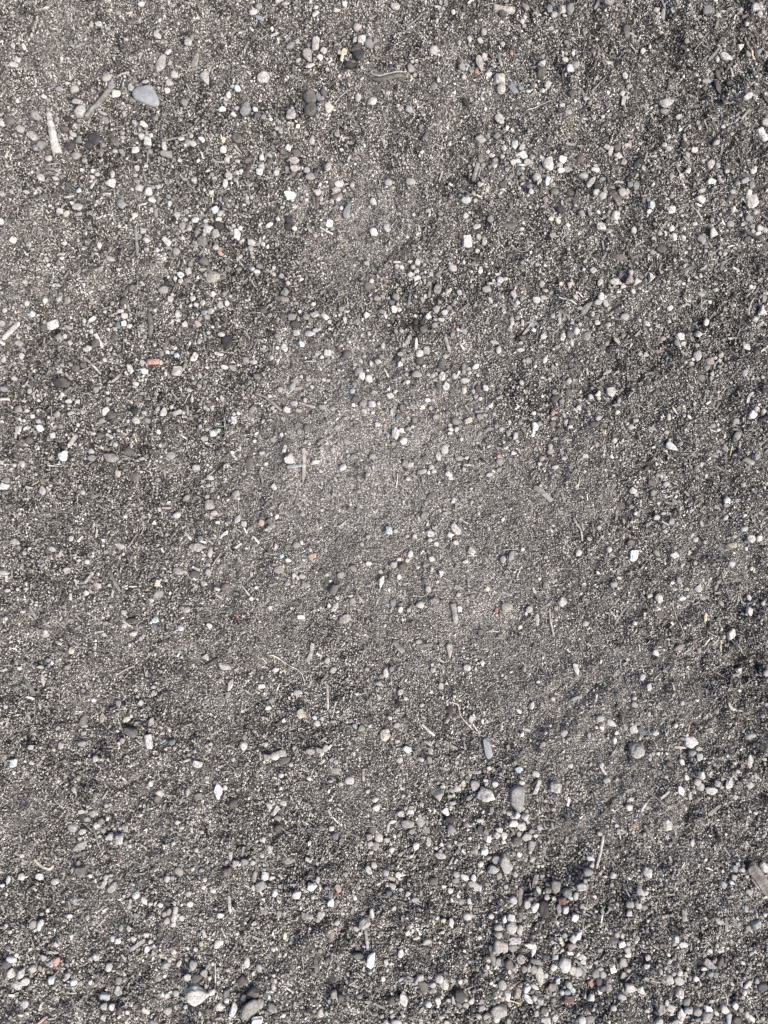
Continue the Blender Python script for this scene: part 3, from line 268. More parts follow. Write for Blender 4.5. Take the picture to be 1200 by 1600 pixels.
28 115 44 52 Bg #blue-grey rounded stone;72 118 30 l;245 22 36 50 gn;215 42 16 36;378 8 40 20;287 133 54 50 wc #round off-white pebble;445 105 80 42 -50 c .b #cream oblong slab;415 143 44 36 wc;285 175 36 28 l;325 200 36 30 c;445 190 44 34 lt;676 23 30 24;737 43 22 34 60 c;545 242 50 44 -20 wl #off-white oval with a twig just beneath;505 308 40 26 10 wc;165 262 34 46 60;93 293 34 24;145 300 30 24 c;297 292 38 34 l;115 340 55 50 d;60 330 44 40 lt;95 403 30 38 wl;198 325 24;210 345 24;250 335 22;297 355 20 36 l;355 387 40 44 w .t #white triangular pebble in the middle;643 478 36 34 cy #round cream-yellow pebble;462 513 32;775 340 34 26;790 270 38 62 g .b;738 295 36 46 l;860 233 28;1005 278 28;1003 445 26 30;950 132 18;275 480 36 44 l;312 482 24;312 550 76 44 -10 tg #taupe oval stone with a pale sandy top;225 575 54 46 lc;100 605 36 40 wl;155 610 25 30;55 570 40 60 g .u;468 603 32 40;702 615 24 34 or #small terracotta chip;765 595 70 60 t .u;903 605 46 44 tl;1110 562 56 60 lw .a #whitish crumbly stone above a leaning twig;955 670 80 26 -85 l .e #slim light grey pointed stone;1075 675 28 20
@3 4
500 33 44 36;540 8 36 20;582 60 36 44;444 80 28 26;152 155 28;137 97 34 tp;295 60 18 36;550 120 32;440 115 36 30 n;80 168 36 24 l;930 35 28 44 60 lc;780 70 24 36;1080 165 58 50 -30 w .a #bright white jagged lump near the right edge;1140 165 44 c .u;1035 105 50 36 l;960 205 60 36 -10 ty;200 232 36 40;15 252 40 46;75 235 28;355 272 54 72 88 W .b #big white square-cut stone;335 190 45 36 n;608 268 50 46 w .a #white polygonal stone;622 222 26;965 320 44 36;748 318 30 gl;798 342 20;730 364 20 24;657 333 22;755 175 36 32 l;730 145 30;227 450 46 gl;507 538 48 56 80 wl #pale round pebble with a shadow on its left;457 522 40 28 20 c;635 425 55 34 -60 gl;590 440 26;692 478 30;718 480 26;765 480 56 44 wl .a #whitish star-like chip;655 537 44 34 wc;698 525 28;793 538 36 g .u;900 435 30;490 608 24;1105 540 34 40 l;1092 622 60 40 -70;1183 575 30 34;980 768 80 50 75 wc .a #white upright jagged stone;805 655 24 60 y;362 692 30;55 695 40 l .u;515 640 60 50 n .u
@0 5
463 57 36 46 80 cy #yellowish-cream oval;580 380 32 28 W #small bright white round pebble;525 312 30;963 333 45 36 40 lg .a #grey flat chip in a dark hollow;882 390 40 l;955 502 60 38 55 lg #light stone with a white tip above the big white oval;785 500 50 36 50 c;627 493 60 34 75 t #tan upright stone under a dark hole;515 505 55 80 80 d .au;820 570 90 60 -30 d #dark grey slanted stone;930 627 60 92 85 w #large white upright oval stone;775 622 34 36;570 597 26;518 585 40 26 t;512 645 56 36 -10 lg;270 250 80 26 -85 lt .e;90 765 44 60 80 Bw #bluish-white smooth oval near the left edge;605 735 45 40 lc;380 660 40 44 l;200 665 36 30;1080 635 44 36 bk;1185 710 30;735 400 36 45 g;300 130 36 30 b;430 165 36 30 t;120 178 28;250 170 40 24 l;45 410 30;5 455 30;370 545 28;1140 200 40 60 k .u
@1 5
82 105 48 48 wl .t #whitish rounded triangle pebble;205 165 85 42 -20 w .a #long white irregular lump;240 280 80 34 70 wl .a;225 345 50 30 60 gl;437 287 46 30 lw;475 425 40 30 wl;680 460 60 50 -60 yG .a #pale yellow-green lump;845 122 34 50 75 lt;880 190 50 44 Gg;968 243 26;520 190 45 30;320 660 56 48 -50 w #white pebble tilted down right;42 760 66 42 -10 wc .b #cream-white blocky oblong;560 703 70 48 -5 lt #light tan oval beside a dark one;580 750 80 48 15 d;470 728 54 50 -60 t;742 688 60 44 -20 tp #pinkish-tan oval of a brown row;795 680 50 36 -50 t;835 668 38 52 80 gl;20 692 24;875 740 40 34;900 755 34;260 744 30;880 510 45 24;765 485 30 lB;780 525 45 40 l .u;992 503 28;1057 545 44 40 g;1015 530 26;325 610 30 40;655 335 50 44 gG .u;1168 270 44 26 l;1095 180 30;1185 225 36;495 380 40 g .u;115 650 26;1205 588 66 82 84 cy #smooth cream-coloured egg-shaped pebble
@2 5
10 205 34 60 wl;48 178 32 36;215 8 44 30;410 65 100 40 -85 tl .e #tall tan drop-shaped stone;297 152 28 26;305 185 40 34 l;103 320 38 40 l;135 362 26;237 410 30;440 352 22;520 175 46 45 wl .a;615 145 30 40 c;355 290 34 45 l;410 435 45 60 k .u;400 510 20 36 60;545 495 36 60 80 lg;960 258 26 22 c;920 405 34 52 80 lw #pale upright oval alone on fine sand;1055 366 30;840 440 50 26 -45 wl;1198 178 80 30 -75 wl #slim white slanted stone;1110 570 45 50 gl .u;1140 598 26;990 640 36;985 705 24;775 670 25 36;80 530 40 36 lb;110 530 24 g;145 683 60 44 lB .a;283 752 36 48;95 752 45 40 tc .u;455 765 25;293 700 36 44 l .u;595 580 24;842 808 52 46 L .a #sky-blue flat-topped stone
@3 5
493 78 38 44 w;765 65 32 40;695 82 32 24;650 48 80 44 tn .u;1032 192 48 50 -40 wl .t #whitish lump in a dark hole near right edge;1180 200 38 44;1190 250 34;405 225 46 36 60 l;662 212 34 24 t;440 282 28 46 wl;548 190 26;322 120 26;360 400 44 34 -20 tl;865 440 36 34 g;635 375 30 l;1185 400 30;970 425 26;1160 470 28;140 480 50 40 lt;220 518 70 40 -25 wl;300 545 28 30;355 555 52 48 wl .b #whitish squarish lump in a small heap;345 520 26;378 517 28;157 545 36 20 -30 L #tiny blue-white sliver;410 570 70 40 -30 kb;492 577 44 34 w #clean white oval right of a small heap;245 632 28 50;378 690 100 90 -10 lg #large pitted light grey boulder-like stone;715 635 100 75 -25 wl .a #large white jagged lump;690 595 30;660 615 28;770 680 45 30;765 728 40 50 l;725 705 45 g;662 762 52 32 -65 wc;148 770 32;480 708 26;512 710 24;455 740 26;1085 600 70 40 l .u;1085 745 40 100 75 cl .u;1020 315 24;1170 740 30;75 590 28 50 g
@0 6
485 65 30 36 t;940 100 32 40 wl;1185 130 30 50 l;468 230 28;490 290 44 28 l;532 280 24;675 225 30;525 340 50 34 gl;500 330 80 60 k .u;633 335 44 50 gd;597 370 40 46 wl #light round pebble right of a dark hollow;500 410 48 36 20 wl;490 452 26;605 448 28;600 415 22;683 432 50 46 wl #whitish round stone beside a lilac one;787 367 44 46 tp;750 378 26;750 437 82 56 70 l #lilac-white large oval stone;490 500 110 55 30 lt .au #pale rough slab leaning up right;440 385 60 50 Gd .u;815 483 26 32;575 290 60 50 tl .u;505 645 66 66 d #dark grey round stone below the rough slab;555 680 36 28 w .a;485 610 25 50;440 650 20 40;665 680 40 l;693 700 28 34;655 715 36 34;640 740 30;705 745 72 50 60 gl #grey-white tilted oval near a white trio;853 788 50 44 W #bright white round pebble at the lower left;835 727 22 16 L;115 700 44 50 60 l;220 705 48 44 wB .b;328 725 54 38 10 wl #white flattish lump at the lower left;40 712 30 60 80 Bl;10 740 28;135 550 30;1120 325 36 30;1045 690 36 40 wl;1075 688 32;1115 655 50 60 -50 t .u;1130 608 36 14;1000 160 60 50 l .u;980 200 40 45 nt .u;910 560 26;925 255 30;955 775 26;1005 700 24;1180 780 36
@1 6
170 133 56 100 -80 W .a #brilliant white tall lump;210 118 28 36 c;50 160 55 45 dt;560 40 36 30 lw;900 15 80 44 lt .u;868 77 36 18;985 70 60 50 l .u;480 238 50 36 -60 wl;515 278 78 32 58 lB .b #slanting bluish-grey bar stone;535 315 45 34 t;567 225 45 36 cl .u;452 435 26 36;490 408 24;490 490 42 55 -70 wl #pale upright pebble in dark soil;735 465 22 32;722 567 28 32;875 367 32 34;895 410 46 40 db;1145 187 44 44 wc #upper of two round cream pebbles;1150 235 46 44 wc;1128 322 20;540 370 45 nd;1105 425 42 50 t;1115 467 40 36 l;1165 435 60 60 l .u;1138 597 36 46 l;1105 620 60 36 -55 l;220 638 84 60 55 dn #dark brown-grey tilted oval stone;242 545 25 60 l;275 590 50 40 l .a;220 578 28;335 575 50 45 g;385 578 32 30;452 675 62 56 -60 wB #glossy pale bluish round stone;432 735 74 66 gl #grey round stone under a pale bluish one;390 675 30 72 80 g;385 742 30 42;497 700 34 wl;65 632 40 28 20;75 740 30;135 760 34;85 690 30;518 778 36 50 85 B #pale blue-white oval pebble;660 775 60 50 30 lw;755 725 62 52 W .a #white faceted half-buried lump;790 675 30 45;600 580 90 50 t .u;915 728 50 36 -50 po #pink slanted pebble;905 765 34 30 r #dark red-brown pebble;870 762 32 44 bd;845 725 26;895 675 24;960 640 30 t;545 740 24
@2 6
830 185 155 92 86 gb #biggest smooth grey oval stone;570 120 56 62 lc;640 165 110 80 -10 lw .a #large pale heart-shaped stone;695 100 40 34 wB;640 85 34 22;640 108 24;340 175 90 75 10 tl .t #tan three-cornered stone;370 132 40 30 l;425 155 40 30;460 145 50 50 ct .u;415 192 36 26;432 232 42 24;498 105 28 42 ct;382 282 50 60 W .t #bright white triangular stone on a black one;415 322 64 56 k;422 378 50 50 g;103 277 44 lt;165 265 44 32 lw;135 243 28;165 240 26;145 342 82 50 -10 tg #tan-grey flat oval;225 330 50 70 lg .u;175 392 44 36 bl;55 325 50 22 c;25 370 20 70 85;15 450 40 l;48 508 40 34 30 wl;275 462 40 55 ct #tan mottled upright stone;200 487 40 50 wc;100 537 36 24 to;352 550 74 46 l #light grey oval with a fine crack;325 505 30;360 475 26;355 520 26;260 385 50 td .u;490 30 28 25;672 255 25 40;600 330 44 28 p;632 392 34 46 ng;645 432 40 44 W .b #white cube-shaped pebble;705 415 48 48 wc #round pale pebble in a trio;715 378 46 34 cw;747 417 44 52 wl;600 380 40 50 d;535 435 25 B;468 472 36 28;500 525 22;630 517 48 56 wB #blue-white glassy round pebble;602 597 40 36 wl;560 520 50 45 t .u;700 575 50 52 g;760 600 130 78 -80 lg #large light grey upright egg stone;685 635 75 60 lb;720 675 36 40;500 670 60 40 -50 wl;557 672 42 36 -45;545 710 46 l;580 733 56 50 wl #pale round pebble right of a grey one;635 722 30;445 705 50 40 g;415 770 36 34;87 660 38 38;10 645 44 l;42 682 60 28 -20 t;805 340 60 44 wc;865 252 40 32;880 310 52 56 wl .t #white triangular stone below the biggest grey oval;855 360 60 50 lw .a;830 290 40 50 lB;780 280 36 34 Gl;800 305 28;890 270 28;900 340 28;895 432 66 60 l;925 490 52 70 gb;975 380 50 lg;955 435 32 26;925 400 40 g;840 405 30 36;825 445 70 50 nd;862 92 42 26 -10 wl;945 32 45 42 wl;730 40 26;1067 110 74 76 lG .a #pale greenish ruffled lump;762 745 28 36;828 750 24;825 680 32 l;1075 740 64 70 gt #rough brown-grey round stone;1135 768 60 g;970 775 50 30 -60 lB;1030 775 40 t;1190 785 30 50;30 770 36 kb;150 775 36 l;105 755 28;930 575 28;660 10 35 l
@3 6
178 60 50 42 gl;328 180 42 28;323 235 50 42 -20 wt;638 128 66 38 -65 W .a #white pointed chip left of a pebble heap;685 52 30 32;765 28 44 46 w;750 82 42 44 l;775 115 50 55 lg;835 135 72 52 -20 w #largest white oval of the pebble heap;875 88 40 46 l;940 86 44 60 85 w #white knobby upright stone;793 68 22;1088 110 50 46 l;1112 45 24 50 l;680 5 30;715 8 24;998 185 40 l;715 180 25 45;905 60 25;565 355 66 80 80 lc .au #pale crumbly upright clod;1175 622 70 52 -60 lw #light grey oval beside the thick wood chunk;990 630 40 46;988 682 34 40;1010 598 26;970 712 28 B;1080 775 45 36 l;920 728 40 44 l;1040 635 36 l;440 645 60 66 wl .a #pale rough round lump;395 750 50 56 lw .t;232 677 36 40;480 580 24 45;75 650 60 50 g;95 570 60 30 -20 bB .a;52 695 30;25 725 60 50 l;145 405 36 34 l;245 348 24;257 380 30;355 348 34 24 o #orange clay crumb;425 415 24 30;465 350 26;570 435 24 30;735 480 30 60 l .u;1165 420 30;640 630 24;850 670 28
@0 7
900 28 60 34 -60 lw;940 48 28;1005 50 36 30 cw;1060 90 34 50 t;1048 145 36 44 tl;1028 110 28 36 l;1120 115 26;1140 130 34 36 l;1085 170 40 36;1190 45 40 44 c;465 45 64 60 lg .u;425 138 36 28 wB;245 185 46 70 75 wB #bluish-white half-moon stone;200 185 50 55 gt .u;245 130 30 22;40 185 24 26;305 235 24;68 218 28 l;707 270 40 w;740 280 42 44 w #right-hand white pebble of a touching pair;808 200 30 42;755 200 30 44 g;840 253 40 26;918 235 38 28 p;945 278 28 36;918 335 50 36 60 B;945 318 26;850 125 40 45 g .u;600 378 48 42 lw #light grey round pebble alone on sand;687 437 44 50 lw;1035 432 52 50 bl #blue-grey round pebble at the lower left;1115 430 44 25 60 cw;1175 500 44 52 lc;358 395 56 44 60 o #red-orange brick pebble;280 380 40 44;68 400 66 40 -15 wB;72 478 46 60 85 w #white oval left of a slanted white one;130 485 84 46 55 w #slanted long white pebble near the left edge;150 535 74 50 10 wt #white pebble with brown stain;205 450 46 44 l;255 448 28 40 t;85 580 70 70 lw .u;185 578 30 b;145 685 60 54 l .u;322 525 40 50 wB;428 490 40 50 gl;472 522 44 42 wB;512 528 32 30;40 430 60 50 d;655 630 66 50 gB;660 675 40 46 l;703 682 36 44;660 733 34 42;742 590 60 70 cl .au #cream crumbly clod with points;742 525 44 46 tg;805 705 30 34;915 705 50 60 cl .u;1045 722 56 46 lw #off-white lump near the bottom edge;1040 628 36 wl;1098 615 40 44 lb;1130 650 30;985 520 50 g .u;1158 700 28;960 775 40 g
@1 7
182 112 46 38 w;545 100 34 40;805 115 46 52 60 wl #whitish pebble right of a pale wood chip;840 75 34 24;870 15 42 50 B;785 160 28;912 8 30;1075 165 100 66 55 l .a #light grey angular spade-shaped stone;1125 100 28 60;1120 382 92 50 70 W .a #tall bright white shell-like stone;1025 205 40 28;1040 380 70 46 dg;1048 238 26;1065 100 28;940 115 28;905 165 36 40;580 250 28 50 ct;870 250 40 50 t .u;55 300 30 34;20 335 30 36;165 310 60 60 lw .u;75 230 60 24 -70 l;45 235 30;340 425 40 60 wl .u;418 450 36 50 lg;380 490 24 36;75 475 45 50 gt;10 430 50 70 gt;30 500 50 d;100 435 30 g;35 610 148 138 wl .a #largest whitish lumpy stone at the bottom left;130 585 50 34 w .a;90 555 24 36;175 690 66 50 -20 wl .a #white chip left of a tall grey pebble;215 605 36 60 80 db;215 655 32 36 B #small blue round pebble;260 703 95 44 80 lB #tall blue-grey oval pebble;320 640 34 40 lg;378 608 80 64 d #dark speckled oval stone;312 530 60 55 nd;362 700 140 92 50 gt #large brown-grey slanted stone;405 765 85 70 30 W .a #white lumpy stone cut by the bottom edge;430 670 36 60 gt;478 630 28 36 L .t #tiny turquoise triangle chip;485 655 22;503 695 70 45 -50 tg;510 560 28 45 l;575 740 34 26 -40;642 680 20 44;888 615 44 56 gl #smooth light grey pebble by a dark hollow;805 740 55 60 cy .u #pale yellowish crumbly clod;930 630 50 35 -60 d;870 540 45 60 k .u;35 785 28;800 345 28;615 300 26;960 700 26;1145 725 30;1185 740 30
@2 7
805 20 50 50 l;895 52 44 56 lw;940 70 76 44 70 cw .a;997 77 64 98 -85 k #big black upright oval stone;1025 18 40 44 tw;1065 20 30;1113 22 60 50 r .a #maroon angular stone;1095 80 36 60 g;1135 85 40 44 lB;1190 125 50 50 w .a;915 15 28;790 122 46 50 wl .b;750 132 28 44;795 185 68 72 lw #rough pale round stone atop a pebble pile;845 200 38 60 85 l;713 185 56 44 lg;708 232 56 46 gl;712 305 92 66 80 lg .b #large grey blocky upright stone;815 265 76 46 10 w #white loaf-shaped stone;755 318 36 74 85 lp;800 318 50 40 -50 g;850 385 50 60 lp #pinkish-grey round stone;712 408 36 50;780 420 50 70 nd;905 300 70 34 -15 w .a;930 330 95 40 85 w .a #white twisted bone-like lump;1055 292 30;1180 260 50 60 w .a;1175 315 60 50 np;1162 355 44 26;1132 432 78 84 w #large off-white round stone;1062 447 46 40 wc;1175 468 50 66 ct;1072 392 40 38 gB;1010 380 50 36 d;945 400 70 36 g;905 437 30 56 80;930 450 45 60 t;968 490 118 54 -80 ct .e #long tan club-shaped stone;1010 495 34;1092 545 34 44 Bg;1125 240 36 g;875 450 40 50 g;735 540 52 68 85 lt #beige-grey upright round stone;765 617 54 66 w #white oval pebble above a straw;840 605 110 50 70 tl .au;888 572 60 36 60 wB .a;903 650 84 42 -50 Bl #pale blue-grey slanted oblong;940 560 60 26 -40 wl;1052 580 56 50 tn;1160 570 40 50 l;1145 605 50 34 b;1185 600 30 36 B;1155 650 70 60 -20 rn .a #dark red blocky stone;940 635 34 40 l;975 655 40 44 l;1060 655 34;1000 720 50 n;955 745 30 40;960 695 28;1068 760 44 46 wl #round whitish pebble near the bottom edge;1010 780 60 40 l;715 720 105 76 0 lg #large domed light grey stone;755 735 30;545 663 44 46 lw;512 685 40 38;610 695 40 l;605 632 28 34;590 752 36;640 745 50 40;705 778 40 wl;780 785 36 44;785 690 30 40;220 505 76 58 60 l #light grey oval leaning on a dark one;248 543 84 56 -75 d;340 490 50 50 wl;372 525 56 66 wl .a;300 530 44 36 l;305 565 30;472 605 80 60 -50 k #charcoal tilted oval stone;122 625 88 50 -65 wc #cream-white upright block;75 780 70 44 l;10 775 30;50 740 32;45 710 28;112 710 28;118 735 26;275 662 44 40 lB;335 648 36 46;400 635 28;430 635 20 46;230 690 50 20 45;355 740 30;490 720 28 t;390 780 36 28;105 350 34 52 75 W #isolated white pointed oval;12 410 34 50;420 165 36 60 wl .a;148 210 36 c;270 280 60 50 tl .u;530 30 30 36 l;485 45 50 g .u;670 125 36 cl;195 8 50 30;330 125 25;365 230 30 l
@3 7
30 50 28 36;10 240 36 70 w;45 380 50 26 -50;45 415 36 30 wc;125 418 30;15 480 60 60 lg;50 495 30 44;330 38 50 48 gt;382 48 36 40 l;325 92 36 44 wl .a;420 60 40 g;160 90 24 50;250 230 36 38;280 232 24 34 l;285 295 44 46 W #round creamy disc-like pebble;313 325 46 tl;355 330 24;230 280 90 60 nd .u;143 328 36 g;293 415 66 50 -60 tg;230 452 60 38 -75 W .b #bright white barrel-shaped pebble;125 495 46 64 80 tg;155 460 38 34 lg;170 495 42 44 l;210 550 50 100 85 tg .u;145 540 40 50 n;103 568 44 36 -40 o #orange brick crumb at lower right;170 575 50 d;450 385 38 40 lc;435 428 40 lB;515 395 24;515 450 30 36 l;575 395 28 34;550 435 26;572 503 60 46 -70 lw;635 515 60 50 -50 lg;598 470 34 l;680 485 28 34;718 517 24 40;430 500 34 26;333 560 76 52 -20 wl .a #broad white-grey wedge;402 585 60 44 -60 w #white tilted oval right of a broad wedge;278 615 50 40 l;295 500 36 50 t;612 250 58 50 -50 wl .a #pale squarish stone above a pale lump;668 300 60 40 -10 wl;605 285 30;832 425 90 46 -40 gl .a #long grey slanted stone with a fracture;803 460 38 28 wc;833 340 32;840 485 40 g;870 490 36 40 g;920 500 36 30;905 420 40 80 d;890 150 50 36 lt;1130 185 66 70 gB .a #large pale blue-grey angular stone;1080 205 40 g;1110 235 24 14 -50 L;995 175 40 g .u;1060 75 30 50 lg;1088 555 36 40;1140 545 28 34;1078 600 46 36 -60 tn #brown glossy round pebble;1175 580 60 50 kb;1045 635 26;988 680 40 44 wc;1025 700 30 36;1062 735 30 50;1095 765 70 34 -50 lw;920 700 60 46 -60 wl;822 703 60 40 -35 W #smooth bright white bean at the bottom right;752 712 50 55 gt;812 750 60 76 lg #grey-white rough stone at the bottom;875 730 24 36;640 595 54 68 l .a #light grey cracked upright stone;585 690 60 50 lw;562 655 30 40;520 685 80 56 -75 gt .a;595 735 30;660 740 84 56 80 wl .a #whitish fractured block at the bottom;697 705 56 50 l;685 655 40 60 g;510 770 50 46 l;505 720 50 40 d;615 780 60 36 t;755 765 36 g;850 660 36 24;97 645 40 56 cw .a;228 683 38 40 lt;32 765 44 50 w;80 770 70 60 g .u;950 765 80 34 80 lB;1000 775 60 d;1125 735 30;1170 770 30;900 345 40 30 l
"""
